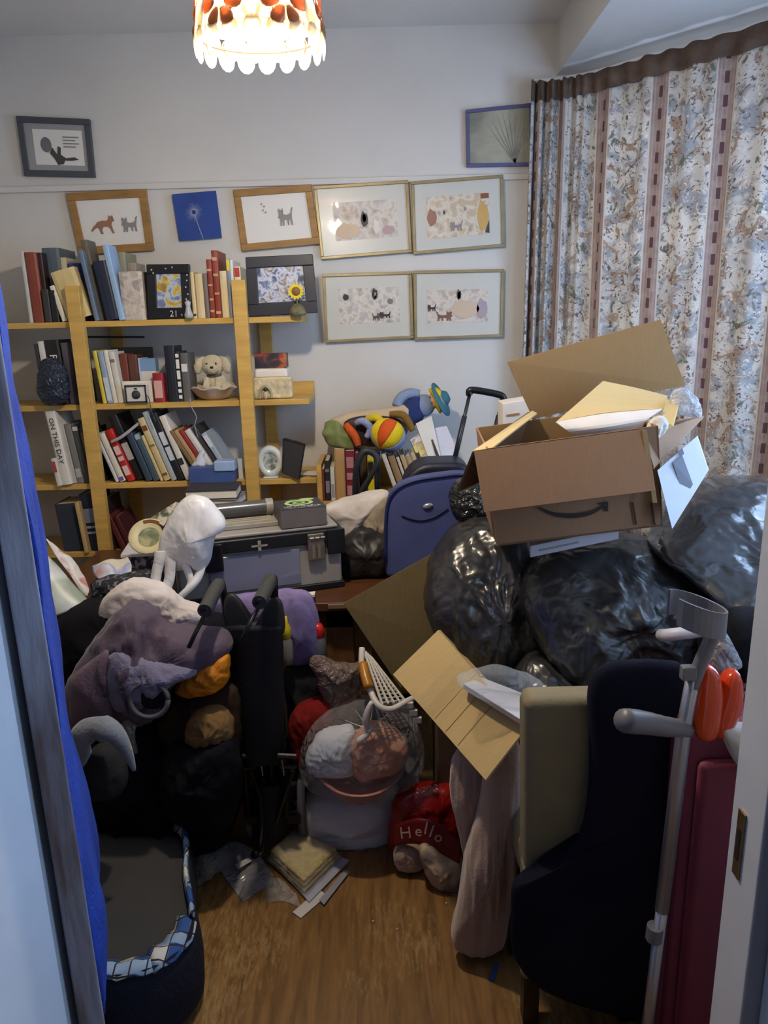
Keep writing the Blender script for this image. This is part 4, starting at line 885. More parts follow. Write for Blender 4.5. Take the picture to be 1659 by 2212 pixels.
# white carrier bag
m_cb = M('white_carrier_film', (224, 224, 226), .3, .05, 8, alpha=.93)
cb = thing('carrier_bag', 'crumpled white plastic carrier bag slumped against the toolbox', 'carrier bag', P(400, 1300, 2.06))
v, f = inflate([(418, 1072), (448, 1080), (470, 1105), (486, 1128), (482, 1146), (466, 1152), (458, 1178), (452, 1210), (434, 1232), (410, 1225), (388, 1232), (362, 1222), (340, 1218), (345, 1180), (352, 1150), (372, 1112), (395, 1082)], 2.1, .05, .05, amp=.008, ws=(12, 12, 5), sd=9, K=16, N=110, fine=.001, pw=.8)
mk('bag_body', v, f, crinkle('white_creased_film', (222, 222, 224), .35, 8, .25), cb, smooth=True)
mwf = MATS['white_creased_film']
def strap(pts, w_, name='handle', Y0=2.06):
    P0 = [P(*p) for p in pts]; c = spline(P0, 22); v = []; f = []
    for i, p in enumerate(c):
        t = (c[min(i+1, 21)]-c[max(i-1, 0)]).normalized(); s = t.cross(Vector((0, 1, .2))).normalized()*w_*(1-.25*i/21)
        v += [p-s, p+Vector((0, -.003, 0)), p+s]
    f = [(3*i+k, 3*i+k+1, 3*i+k+4, 3*i+k+3) for i in range(21) for k in (0, 1)]
    mk(name, v, f, mwf, cb, smooth=True, solid=.002)
strap([(346, 1190, 2.06), (345, 1205, 2.055), (338, 1240, 2.05), (334, 1270, 2.04), (340, 1290, 2.04)], .017)
strap([(370, 1195, 2.06), (368, 1215, 2.055), (366, 1250, 2.05), (358, 1280, 2.04), (366, 1298, 2.03)], .017)
strap([(398, 1215, 2.06), (408, 1240, 2.06), (412, 1262, 2.05), (398, 1282, 2.04), (382, 1292, 2.03)], .012)
strap([(436, 1220, 2.08), (428, 1246, 2.06), (414, 1266, 2.04), (390, 1288, 2.03)], .013)
# plate, cards, white carton and papers at the left of the desk
pc = P(322, 1160, 2.42); n_ = Vector((.1, -.75, .66)).normalized()
pl = thing('decorated_plate', 'oval plate with cream rim and green centre propped on cartons', 'plate', pc+Vector((0, 0, -.05)))
v, f = lathe([(.001, .0), (.036, .0), (.046, .006), (.066, .011), (.068, .008), (.046, .002), (.03, -.006), (.001, -.006)], pc, 36, n_); mk('rim', v, f, M('cream_glaze', (206, 196, 156), .45, .1), pl, smooth=True)
v, f = lathe([(.001, .0015), (.036, .0015)], pc, 30, n_); mk('centre', v, f, ramp_mat('green_plate_scene', ((.35, (90, 108, 80)), (.5, (128, 136, 108)), (.65, (176, 170, 130))), 26, 4, .3, 4), pl)
v, f = lathe([(.050, .0078), (.062, .0108)], pc, 36, n_, a0=2.2, a1=4.2); mk('brown_border', v, f, S((112, 70, 30)), pl)
c1_ = PZ(262, 1232, DT+.001); wc = thing('white_carton', 'flat white carton under the plate', 'carton', c1_)
q = [PZ(268, 1232, DT), PZ(352, 1228, DT), PZ(372, 1180, DT), PZ(300, 1178, DT)]; q = [p+Vector((0, 0, .001)) for p in q]
mk('carton_body', *prism(q, (0, 0, .05)), M('patterned_carton_side', (56, 54, 76), .6, .1, 40, col2=(170, 166, 176), mixs=60, contrast=(.5, .6)), wc)
q2 = [p+Vector((0, 0, .0505)) for p in q]; c0 = sum(q2, Vector())/4; mk('carton_lid', *prism([c0+(p-c0)*1.06 for p in q2], (0, 0, .01)), S((218, 216, 222)), wc)
q = [P(326, 1118, 2.5), P(380, 1084, 2.5), P(404, 1092, 2.46), P(352, 1136, 2.42)]
tag(mk('flowered_card', *quadslab(q, (0, .004, -.002)), ramp_mat('flowered_card_print', ((.35, (80, 84, 70)), (.45, (150, 150, 130)), (.52, (216, 210, 196)), (.7, (206, 190, 180))), 30, 3, .5, 6)), 'cream flowered card leaning behind the carrier bag', 'card')
q = [P(350, 1138, 2.46), P(352, 1128, 2.46), P(410, 1100, 2.5), P(420, 1120, 2.5)]
tag(mk('cream_card', *quadslab(q, (0, .004, -.002)), S((206, 196, 164))), 'plain cream card behind the carrier bag', 'card')
v, f, uv = sheet([[(198, 1222, 2.3), (225, 1210, 2.3), (255, 1207, 2.32), (276, 1203, 2.33)], [(202, 1240, 2.26), (230, 1226, 2.25), (258, 1224, 2.27), (284, 1220, 2.28)], [(215, 1252, 2.22), (238, 1246, 2.22), (262, 1250, 2.23), (282, 1244, 2.24)]], 16, 12, .004, (20, 20, 20), 2)
zp = min(q_.z for q_ in v)-.003
tag(mk('box_file', *box(P(205, 1240, 2.25).x, P(285, 1240, 2.25).x, 2.20, 2.34, DT+.001, zp), M('black_box_file', (24, 24, 30), .5, .1), bevel=.003), 'black box file under the pastel pamphlet', 'box file')
tag(mk('pamphlet', v, f, ramp_mat('pastel_pamphlet', ((.35, (206, 168, 172)), (.45, (206, 206, 222)), (.52, (146, 160, 206)), (.6, (214, 206, 190))), 9, 1, .5, 3), smooth=True, solid=.002), 'curled pamphlet in pink, lilac and cream at the shelf foot', 'pamphlet')
v, f, uv = sheet([[(98, 1160, 2.2), (112, 1168, 2.2), (128, 1182, 2.22)], [(120, 1200, 2.16), (145, 1205, 2.16), (168, 1218, 2.18)], [(150, 1240, 2.12), (170, 1245, 2.12), (192, 1258, 2.14)], [(178, 1290, 2.08), (190, 1285, 2.08), (194, 1278, 2.1)]], 16, 20, .008, (16, 16, 16), 5)
tag(mk('printed_leaflet', v, f, ramp_mat('leaflet_print', ((.3, (130, 120, 124)), (.42, (206, 204, 208)), (.55, (222, 220, 222)), (.66, (190, 60, 54)), (.72, (170, 130, 90))), 13, 3, .45, 8), smooth=True, solid=.002), 'white leaflet with red and brown pictures sliding off the pile', 'leaflet')
v, f, uv = sheet([[(92, 1185, 2.1), (104, 1200, 2.1), (120, 1215, 2.11)], [(96, 1240, 2.04), (130, 1250, 2.05), (160, 1262, 2.07)], [(104, 1290, 2.0), (140, 1290, 2.01), (186, 1292, 2.04)], [(118, 1332, 1.98), (150, 1318, 1.99), (190, 1296, 2.03)]], 16, 18, .003, (8, 8, 8), 6)
tag(mk('magazine_cover', v, f, ramp_mat('green_white_cover', ((.38, (150, 164, 150)), (.5, (196, 204, 204)), (.6, (222, 222, 222))), 6, 2, .35, 2), smooth=True, solid=.004), 'pale green and white glossy folder hanging over the pile edge', 'folder')
for k in range(5):
    p0 = [PZ(150, 1318+4*k, .70-.012*k), PZ(208, 1300+5*k, .70-.012*k)]; d_3 = Vector((0, .12, 0))
    tag(mk('magazine', *quadslab([p0[0], p0[1], p0[1]+d_3, p0[0]+d_3], (0, 0, .009)), S(((176, 160, 110), (206, 196, 150), (120, 100, 60), (190, 176, 130), (90, 80, 60))[k])), ('straw-coloured magazine on top of the small pile', 'pale yellow magazine second in the small pile', 'olive magazine in the middle of the small pile', 'buff magazine fourth in the small pile', 'brown magazine at the bottom of the small pile')[k], 'magazine', 'magazines under the glossy folder')
# ================================================================== heap of clothes in front of the desk
def cloth(name, label, cat, outline, Y, df, col, amp=.015, ws=(11, 11, 8), sd=1, rough=.9, N=110, K=18, db=None, group=None, mat=None, flat=None, tilt=0, fine=.0, center=None):
    v, f = inflate(outline, Y, df, db, N, K, amp, ws, sd, flat=flat, tilt=tilt, fine=fine, center=center)
    return tag(mk(name, v, f, mat or M('cloth_%s' % str(col), col, rough, .18, 7, bump=.3, bs=120, dist=.004, spec=.2), smooth=True), label, cat, group)
cloth('dark_clothes_heap', 'black heap of clothes filling the floor beside the folded wheelchair', 'clothes heap', [(160, 1560), (240, 1500), (330, 1520), (420, 1540), (490, 1540), (505, 1650), (505, 1760), (470, 1800), (400, 1808), (300, 1815), (215, 1810), (170, 1780), (150, 1680)], 1.98, .16, (17, 19, 27), .03, (7, 7, 7), 3, flat=.0, db=.15)
cloth('black_coat', 'black coat bundled behind the violet jacket', 'coat', [(135, 1340), (200, 1300), (280, 1310), (400, 1330), (490, 1340), (500, 1440), (490, 1560), (400, 1600), (250, 1600), (150, 1560), (125, 1450)], 2.02, .1, (20, 20, 26), .02, (8, 8, 6), 5, db=.08)
cloth('striped_scarf', 'black and grey flecked scarf beside the pastel pamphlet', 'scarf', [(205, 1262), (225, 1250), (270, 1246), (310, 1236), (345, 1240), (350, 1262), (320, 1280), (270, 1300), (225, 1310), (208, 1295)], 2.08, .05, (40, 42, 52), .012, (16, 16, 16), 2, mat=M('flecked_scarf', (30, 32, 40), .9, .1, 30, col2=(120, 120, 132), mixs=70, contrast=(.52, .62)))
cloth('white_shirt', 'off-white crumpled shirt draped over the violet jacket', 'shirt', [(218, 1330), (232, 1290), (262, 1262), (300, 1256), (340, 1264), (372, 1282), (400, 1300), (432, 1312), (428, 1330), (400, 1342), (385, 1358), (362, 1340), (345, 1342), (326, 1336), (300, 1318), (268, 1316), (244, 1332), (224, 1352)], 1.98, .045, (212, 204, 200), .016, (15, 15, 15), 4, fine=.002)
cloth('white_scarf', 'crumpled white scarf knotted below the carrier bag handles', 'scarf', [(350, 1306), (372, 1288), (394, 1308), (432, 1318), (440, 1338), (420, 1356), (402, 1390), (384, 1372), (366, 1342), (346, 1348), (338, 1330)], 1.92, .025, (206, 198, 196), .010, (22, 22, 22), 6)
cloth('white_sleeve', 'thin white strip of cloth hanging down the violet jacket', 'cloth', [(318, 1340), (340, 1338), (352, 1350), (338, 1375), (322, 1402), (314, 1385), (312, 1360)], 1.90, .012, (196, 190, 190), .004, (18, 18, 18), 3)
jk = thing('violet_jacket', 'dusky violet jacket thrown over the clothes heap', 'jacket', PZ(260, 1570, .35))
v, f = inflate([(150, 1510), (158, 1470), (205, 1395), (262, 1320), (300, 1312), (330, 1322), (350, 1345), (400, 1352), (450, 1362), (492, 1372), (496, 1400), (460, 1432), (410, 1450), (372, 1470), (350, 1498), (340, 1535), (290, 1548), (235, 1560), (180, 1562), (152, 1555)], 1.88, .10, .08, 170, 26, .024, (14, 14, 6), 7, center=(290, 1440))
mk('outer', v, f, M('dusky_violet_cloth', (84, 70, 88), .7, .2, 7, bump=.2, bs=120, sheen=.2), jk, smooth=True)
v, f = inflate([(238, 1420), (262, 1402), (300, 1418), (340, 1426), (372, 1432), (414, 1440), (424, 1452), (396, 1462), (368, 1476), (350, 1500), (310, 1522), (262, 1528), (240, 1500), (234, 1455)], 1.795, .045, .05, 120, 18, .012, (16, 16, 9), 2)
mk('lining', v, f, M('lilac_grey_fleece', (120, 118, 146), .85, .2, 8, bump=.4, bs=120, sheen=.3), jk, smooth=True)
v, f = inflate([(160, 1470), (196, 1430), (236, 1405), (240, 1480), (244, 1550), (200, 1556), (160, 1550)], 1.79, .03, .04, 50, 8, .008, (8, 8, 5), 9)
mk('front_flap', v, f, M('violet_flap', (112, 94, 112), .7, .15, 7, bump=.2, bs=120), jk, smooth=True)
rc = P(322, 1512, 1.74)
hb = thing('hooped_bag', 'dark bag with a round grey hoop opening', 'bag', rc+Vector((0, .05, -.07)))
mk('hoop', *tube([rc+Vector((.050*cos(2*pi*k/28), .008*sin(2*pi*k/28), .046*sin(2*pi*k/28))) for k in range(29)], .007, 8), M('grey_webbing', (84, 82, 92), .7, .1), hb, smooth=True)
mk('bag_inside', *ball(rc+Vector((0, .035, 0)), .048, .03, .044), M('black_lining', (14, 15, 20), .9), hb, smooth=True)
mat_or = M('orange_cloth', (206, 126, 12), .6, .25, 9, bump=.2, bs=90)
cloth('orange_cloth', 'bright orange-yellow cloth bunched beside the wheelchair', 'cloth', [(384, 1490), (392, 1462), (420, 1440), (455, 1426), (488, 1416), (492, 1450), (484, 1478), (450, 1490), (412, 1500)], 1.84, .04, (0, 0, 0), .012, (16, 16, 16), 2, mat=mat_or)
cloth('brown_jumper', 'dark brown knitted jumper under the orange cloth', 'jumper', [(350, 1530), (390, 1495), (450, 1482), (510, 1480), (520, 1540), (515, 1610), (470, 1640), (400, 1620), (355, 1590)], 1.90, .07, (58, 42, 30), .014, (12, 12, 10), 6)
cloth('tan_fur_hat', 'tan furry hat half hidden by black clothes', 'hat', [(405, 1590), (412, 1550), (440, 1532), (475, 1532), (498, 1555), (500, 1590), (470, 1605), (430, 1606)], 1.82, .05, (124, 96, 60), .008, (30, 30, 30), 6)
cloth('black_jumper', 'black jumper slumped below the tan hat', 'jumper', [(360, 1660), (380, 1610), (430, 1598), (470, 1580), (505, 1600), (515, 1680), (500, 1760), (430, 1775), (370, 1740)], 1.82, .08, (16, 17, 23), .02, (10, 10, 8), 8)
cloth('silver_wrapper', 'small silvery wrapper wedged in the dark heap', 'wrapper', [(264, 1562), (280, 1552), (294, 1562), (290, 1590), (296, 1625), (284, 1618), (272, 1590)], 1.80, .01, (0, 0, 0), .005, (30, 30, 30), 3, mat=crinkle('silver_film', (150, 146, 136), .25, 30, .7))
pts = [P(168, 1640, 1.64), P(172, 1600, 1.62), P(200, 1574, 1.61), P(240, 1580, 1.60), (P(270, 1615, 1.60)), P(290, 1664, 1.60)]
tag(mk('neck_pillow', *tube(spline(pts, 26), [.030+.002*sin(i) for i in range(13)]+[.032-.0023*i for i in range(13)], 14), M('grey_velour', (124, 130, 140), .85, .2, 9, bump=.3, bs=110, sheen=.4), smooth=True), 'grey curved neck pillow beside the door', 'pillow')
cloth('charcoal_cushion', 'charcoal cushion lying inside the neck pillow curve', 'cushion', [(178, 1680), (190, 1630), (220, 1612), (250, 1625), (270, 1670), (262, 1710), (215, 1718), (182, 1710)], 1.66, .05, (44, 44, 46), .006, (9, 9, 9), 4)
# ---- things under and in front of the desk, right of the wheelchair
cloth('lavender_nightdress', 'lavender cloth hanging below the toolbox', 'cloth', [(462, 1300), (500, 1288), (560, 1282), (620, 1276), (662, 1280), (680, 1310), (688, 1360), (694, 1412), (660, 1430), (630, 1420), (640, 1370), (620, 1330), (580, 1330), (540, 1345), (500, 1345), (470, 1330)], 2.12, .03, (136, 122, 168), .014, (13, 13, 6), 3, center=(600, 1318))
cloth('lavender_bag', 'lavender bag hanging beside the desk leg', 'bag', [(612, 1330), (640, 1300), (668, 1316), (684, 1360), (692, 1420), (660, 1432), (626, 1428), (622, 1380)], 2.06, .03, (112, 102, 150), .008, (10, 10, 5), 8)
g = thing('pink_book', 'pink-edged paperback lying under the toolbox', 'book', P(640, 1292, 2.16)); o_ = P(604, 1312, 2.135)
mk('cover', *hexa(o_, (.11, .01, .006), (0, .03, 0), (0, 0, .022)), S((110, 48, 66)), g); mk('pages', *hexa(o_+Vector((.002, -.001, .022)), (.108, .01, .006), (0, .03, 0), (0, 0, .008)), m_pagew, g)
bt = thing('yellow_bottle', 'yellow-capped bottle standing behind the wheelchair back', 'bottle', P(622, 1432, 2.02)); b0 = P(622, 1432, 2.02)
mk('bottle_body', *lathe([(.001, 0), (.017, 0), (.019, .02), (.018, .07), (.012, .085)], b0, 16), M('clear_bottle', (150, 146, 140), .2, .1, trans=.3), bt, smooth=True); mk('cap', *lathe([(.013, .083), (.015, .085), (.014, .115), (.007, .13), (.006, .15), (.001, .151)], b0, 16), S((206, 186, 20), .35), bt, smooth=True)
bt = thing('red_bottle', 'small bottle with a glossy red cap by the desk leg', 'bottle', P(690, 1425, 2.06)); b0 = P(690, 1425, 2.06)
mk('bottle_body', *lathe([(.001, 0), (.022, 0), (.023, .03), (.021, .07), (.014, .08)], b0, 16), M('grey_bottle', (96, 96, 98), .3), bt, smooth=True); mk('cap', *lathe([(.018, .078), (.02, .085), (.019, .105), (.012, .118), (.001, .12)], b0, 16), S((186, 36, 26), .25), bt, smooth=True)
cloth('dark_bag', 'dark grey bag slumped under the desk behind the wheelchair', 'bag', [(600, 1440), (650, 1420), (700, 1440), (710, 1520), (700, 1600), (650, 1620), (600, 1600)], 2.1, .06, (40, 40, 44), .015, (10, 10, 10), 3, db=.04)
cloth('dark_floor_heap', 'dark bundle of bedding on the floor under the desk', 'bedding', [(560, 1560), (640, 1540), (760, 1540), (860, 1560), (900, 1650), (890, 1740), (780, 1768), (660, 1768), (570, 1750)], 2.34, .1, (24, 22, 24), .02, (7, 7, 7), 5, flat=0.0, db=.1)
cloth('red_towel', 'dark red towel behind the clear tied bag', 'towel', [(628, 1560), (650, 1525), (690, 1510), (720, 1510), (716, 1560), (690, 1600), (664, 1650), (640, 1650), (630, 1600)], 2.0, .04, (128, 30, 26), .014, (14, 14, 9), 6)
cloth('brown_film_bag', 'brown translucent plastic bag beside the white basket', 'plastic bag', [(672, 1430), (690, 1420), (720, 1432), (760, 1438), (782, 1436), (778, 1480), (740, 1512), (716, 1526), (700, 1500), (684, 1460)], 2.0, .03, (0, 0, 0), .012, (18, 18, 18), 3, mat=crinkle('brown_film', (118, 100, 92), .22, 24, .7))
# ================================================================== folded wheelchair
m_fr = M('black_tube', (20, 20, 23), .35, .1, metal=.3); m_gr = M('ribbed_grip', (62, 64, 62), .5, .1); m_up = M('black_nylon', (14, 15, 23), .75, .12, 9, bump=.2, bs=160); m_ch = M('chrome', (170, 168, 166), .15, .1, metal=1)
YW = 1.92; wcb = PZ(580, 1842, 0); wch = thing('wheelchair', 'folded black transit wheelchair with two push handles', 'wheelchair', (P(575, 1700, YW).x, YW, 0))
XW0, XW1 = P(503, 1400, YW).x, P(598, 1400, YW).x
zt = P(550, 1345, YW).z
# back upholstery folded to a narrow wedge
rows = []
for i, py in enumerate((1352, 1420, 1500, 1580, 1650)):
    l = (487, 496, 503, 510, 522)[i]; r = (604, 608, 610, 608, 596)[i]
    rows.append([(l, py, YW-.01), (l+(r-l)*.3, py+2, YW-.045), (l+(r-l)*.7, py+2, YW-.045), (r, py, YW-.01)])
v, f, uv = sheet(rows, 18, 24, .004, (12, 12, 5), 2)
mk('backrest', v, f, m_up, wch, smooth=True, solid=.02)
v, f = inflate([(484, 1300), (500, 1282), (520, 1300), (528, 1340), (560, 1342), (578, 1300), (598, 1290), (612, 1310), (612, 1370), (560, 1362), (520, 1366), (490, 1364)], YW-.01, .015, .02, 50, 8, center=(550, 1352))
mk('back_top', v, f, M('grey_nylon', (44, 46, 48), .6, .1), wch, smooth=True)
for hx, hy, hx2, hy2, xf in ((462, 1262, 442, 1320, XW0), (575, 1252, 560, 1302, XW1)):
    top = P(hx+8, hy+4, YW-.03); end = P(hx2, hy2, YW-.17)
    bend = P(hx+16, hy-2, YW)
    fr = mk('back_tube', *tube(spline([bend, Vector((xf, YW, zt-.06)), Vector((xf+.004, YW, .62)), Vector((xf+.006, YW+.01, .42))], 16), .0115, 10), m_fr, wch, smooth=True)
    h = mk('push_handle', *tube(spline([bend, top, end], 10), .0125, 10), m_fr, wch, smooth=True)
    mk('grip', *tube(spline([top.lerp(bend, .3), top, top.lerp(end, .5), end], 12), .019, 14), m_gr, h, smooth=True, bevel=.003)
    mk('brake_lever', *tube(spline([top+Vector((-.01, -.02, -.03)), end+Vector((-.03, .02, -.06)), end+Vector((-.05, .0, -.10))], 10), .006, 8), m_fr, h, smooth=True)
mk('seat', *sheet([[(510, 1560, YW+.02), (560, 1570, YW+.0), (604, 1560, YW+.02)], [(515, 1560, YW+.36), (560, 1570, YW+.34), (600, 1560, YW+.36)]], 10, 10)[:2], m_up, wch, smooth=True, solid=.02)
for xf in (XW0+.004, XW1-.004):
    mk('seat_rail', *tube([(xf, YW, .47), (xf, YW+.38, .47)], .011, 8), m_fr, wch); mk('lower_rail', *tube([(xf, YW, .22), (xf, YW+.40, .22)], .011, 8), m_fr, wch)
    mk('rear_upright', *tube([(xf, YW, .47), (xf, YW, .16)], .011, 8), m_fr, wch); mk('front_upright', *tube([(xf, YW+.38, .55), (xf, YW+.40, .10)], .011, 8), m_fr, wch)
mk('cross_brace', *tube([(XW0, YW+.16, .22), (XW1, YW+.16, .46)], .010, 8), m_fr, wch); mk('cross_brace', *tube([(XW1, YW+.18, .22), (XW0, YW+.18, .46)], .010, 8), m_fr, wch)
for xx, sgn in ((P(530, 1740, YW).x, -1), (P(648, 1740, YW).x, 1)):
    R_ = .148; c0 = Vector((xx, YW+.15, R_))
    w_ = mk('rear_wheel', *tube([c0+Vector((0, R_*.91*cos(2*pi*k/36), R_*.91*sin(2*pi*k/36))) for k in range(37)], R_*.09, 10), M('grey_tyre', (92, 92, 100), .5, .1), wch, smooth=True)
    mk('hub', *tube([c0-Vector((.02, 0, 0)), c0+Vector((.02, 0, 0))], .022, 12), m_fr, w_)
    for k in range(6): mk('spoke', *tube([c0, c0+Vector((0, R_*.88*cos(pi*k/3), R_*.88*sin(pi*k/3)))], .007, 6), m_fr, w_)
    mk('axle_bracket', *box(min(xx, xx-sgn*.04), max(xx, xx-sgn*.04), YW-.005, YW+.16, .135, .165), m_fr, wch)
    cx_ = xx-sgn*.035; c1 = Vector((cx_, YW+.40, .08)); w2 = mk('castor', *tube([c1+Vector((0, .066*cos(2*pi*k/24), .066*sin(2*pi*k/24))) for k in range(25)], .0135, 8), MATS['grey_tyre'], wch, smooth=True); mk('castor_hub', *tube([c1-Vector((.014, 0, 0)), c1+Vector((.014, 0, 0))], .054, 14), m_fr, w2)
zb = P(560, 1642, YW-.03).z
for a_, b_, c_, d_4, r_ in ((524, 1634, 556, 1632, .008), (600, 1632, 640, 1634, .008), (526, 1660, 552, 1656, .006), (604, 1656, 640, 1656, .006)): mk('hinge_bar', *tube([P(a_, b_, YW-.04), P(c_, d_4, YW-.04)], r_, 8), M('dull_steel', (70, 68, 68), .35, .2, 20, metal=.8), wch)
for x_ in (562, 608): mk('chrome_pin', *tube([P(x_, 1640, YW-.05), P(x_+5, 1674, YW-.05)], .004, 8), m_ch, wch)
for xa_, xb_ in ((540, 596), (632, 588)): mk('folding_brace', *tube([P(xa_, 1664, YW-.02), P(xb_, 1800, YW-.0)], .009, 8), m_fr, wch)
mk('tipping_lever', *tube(spline([P(560, 1700, YW), P(565, 1780, YW-.04), P(560, 1836, YW-.10), P(550, 1846, YW-.14)], 12), .012, 10), m_fr, wch, smooth=True)
mk('calf_strap', *sheet([[(530, 1690, YW+.02), (580, 1700, YW-.01), (640, 1690, YW+.02)], [(532, 1800, YW+.05), (580, 1820, YW-.02), (630, 1790, YW+.05)]], 10, 10, .004, (10, 10, 10), 2)[:2], m_up, wch, smooth=True, solid=.01)
# ================================================================== right of the desk: low bookcase, soft toys, suitcases
ZB = P(760, 1082, 2.84).z; xb0 = P(684, 1030, 2.84).x; xb1 = P(948, 1030, 2.84).x
bc = thing('low_bookcase', 'low yellow pine bookcase against the wall beside the shelf', 'bookcase', ((xb0+xb1)/2, 2.97, 0))
mk('side', *box(xb0, xb0+.02, 2.84, 3.10, 0, P(688, 1005, 2.84).z), m_pine, bc, bevel=.002); mk('side', *box(xb1-.02, xb1, 2.84, 3.10, 0, ZB+.12), m_pine, bc, bevel=.002)
for z in (ZB, ZB-.36, .08): mk('shelf', *box(xb0+.02, xb1-.02, 2.84, 3.10, z-.02, z), m_pine, bc)
mk('back', *box(xb0, xb1, 3.10, 3.11, 0, ZB+.12), m_pine, bc)
g5 = 'books in the low bookcase'
def b5(px, th, h, col, label, lean=0, Yo=.0, **k):
    p = P(px, 1082, 2.85+Yo); u = mpp(px, 1040, 2.85); return book(p.x, th*u, h*u, col, label, lean, ZB+.0006, 2.85+Yo, group=g5, **k)
b5(696, 7, 70, (120, 50, 40), 'thin rust book at the pine end of the low bookcase')
b5(704, 11, 88, (40, 40, 46), 'black book with grey lettering in the low bookcase', band=[(.2, .5, (120, 124, 134)), (.72, .8, (120, 116, 116))])
b5(716, 9, 74, (206, 204, 202), 'narrow white-spined book in the low bookcase', band=[(.1, .5, (150, 150, 152))])
b5(726, 22, 112, (176, 140, 92), 'thick tan book under the olive paper bag')
b5(749, 20, 108, (112, 34, 48), 'burgundy book with pale lettering in the low bookcase', band=[(.1, .3, (176, 120, 126)), (.42, .56, (176, 120, 126)), (.66, .88, (176, 120, 126))])
b5(770, 8, 104, (104, 36, 46), 'thin burgundy book beside the black strap')
b5(779, 16, 100, (70, 56, 44), 'dark brown book behind the black strap', Yo=.03)
b5(796, 14, 92, (206, 186, 24), 'bright yellow book standing behind the black strap', 0, band=[(.5, .9, (60, 50, 40))])
b5(812, 11, 92, (36, 36, 40), 'black book right of the bright yellow one', 0)
mg = [((206, 198, 186), 9, 104, 'white magazine leaning beside the black book'), ((150, 122, 84), 14, 98, 'brown magazine leaning in the low bookcase'), ((206, 200, 186), 6, 96, 'thin white magazine among the leaning tan ones'), ((186, 160, 112), 9, 100, 'straw magazine leaning in the low bookcase'), ((176, 150, 104), 9, 98, 'tan magazine leaning beside the straw one'), ((196, 172, 126), 9, 100, 'buff magazine leaning near the suitcase'), ((70, 62, 56), 7, 104, 'dark magazine leaning near the suitcase')]
x_ = 858
for c_, th_, h_, lab in mg:
    b5(x_, th_, h_, c_, lab, 18, Yo=-.002, pages=m_pagew); x_ += th_+3
# black carrying strap
sp_ = spline([P(766, 1076, 2.80), P(770, 1010, 2.78), P(786, 976, 2.78), P(808, 980, 2.78), (P(815, 1000, 2.77)), P(800, 1030, 2.77), P(782, 1062, 2.78), P(776, 1084, 2.80)], 40)
tag(mk('black_strap', *tube(sp_, [.010+.004*abs(sin(i*.12)) for i in range(40)], 10), M('black_webbing', (38, 42, 46), .5, .1, 20), smooth=True), 'black padded bag strap looped in front of the burgundy books', 'strap')
# leaning envelopes and catalogues above the magazines
def card(name, label, q, col, th=.006, cat='envelope', mat=None):
    q = [P(*p) for p in q]; n = (q[1]-q[0]).cross(q[3]-q[0]).normalized()
    if n.y < 0: n = -n
    return tag(mk(name, *quadslab(q, n*th), mat or S(col)), label, cat)
card('catalogue', 'catalogue with photographs leaning behind the white envelope', [(886, 950, 2.9), (912, 932, 2.92), (936, 990, 2.86), (912, 1012, 2.84)], None, .012, 'catalogue', ramp_mat('catalogue_photos', ((.35, (110, 96, 80)), (.46, (206, 202, 196)), (.55, (140, 130, 120)), (.65, (196, 186, 100))), 22, 2, .4, 5))
card('blue_booklet', 'blue-spined booklet leaning beside the catalogue', [(872, 985, 2.88), (882, 975, 2.89), (906, 1026, 2.83), (896, 1034, 2.82)], (120, 136, 170), .01, 'booklet')
card('white_envelope', 'white envelope with a black edge leaning above the magazines', [(898, 915, 2.93), (932, 898, 2.95), (952, 985, 2.86), (926, 990, 2.85)], (206, 204, 198), .008)
mk('black_edge', *quadslab([P(931, 950, 2.895), P(935, 949, 2.895), P(949, 985, 2.855), P(942, 986, 2.852)], (0, .002, 0)), dk, bpy.data.objects['white_envelope'])
card('envelope_bundle', 'crumpled white envelope leaning beside the trolley handle', [(936, 925, 2.96), (965, 920, 2.97), (990, 980, 2.9), (952, 990, 2.88)], (196, 196, 206), .008)
# olive paper bag
pb = thing('paper_bag', 'olive green paper bag full of soft things on the low bookcase', 'paper bag', P(790, 970, 2.95))
v, f = inflate([(700, 930), (712, 908), (760, 890), (820, 884), (880, 872), (905, 880), (880, 930), (860, 960), (820, 972), (760, 972), (735, 968), (708, 958)], 3.0, .05, .05, 60, 8, .008, (12, 12, 12), 3)
mk('bag_body', v, f, M('beige_paper', (190, 172, 146), .7, .12, 10, bump=.2, bs=60), pb, smooth=True)
v, f, uv = sheet([[(702, 912, 2.93), (722, 908, 2.92), (742, 920, 2.91)], [(696, 940, 2.91), (725, 938, 2.88), (756, 942, 2.88)], [(712, 962, 2.91), (738, 968, 2.88), (766, 972, 2.89)]], 14, 12, .01, (18, 18, 18), 4)
mk('folded_top', v, f, M('olive_paper', (112, 122, 74), .7, .15, 10, bump=.2, bs=60), pb, smooth=True, solid=.003)
mk('dark_mouth', *inflate([(742, 916), (770, 900), (820, 898), (862, 905), (880, 930), (860, 955), (800, 965), (758, 950)], 2.94, .02, .02, 40, 6)[:2], S((50, 32, 30)), pb, smooth=True)
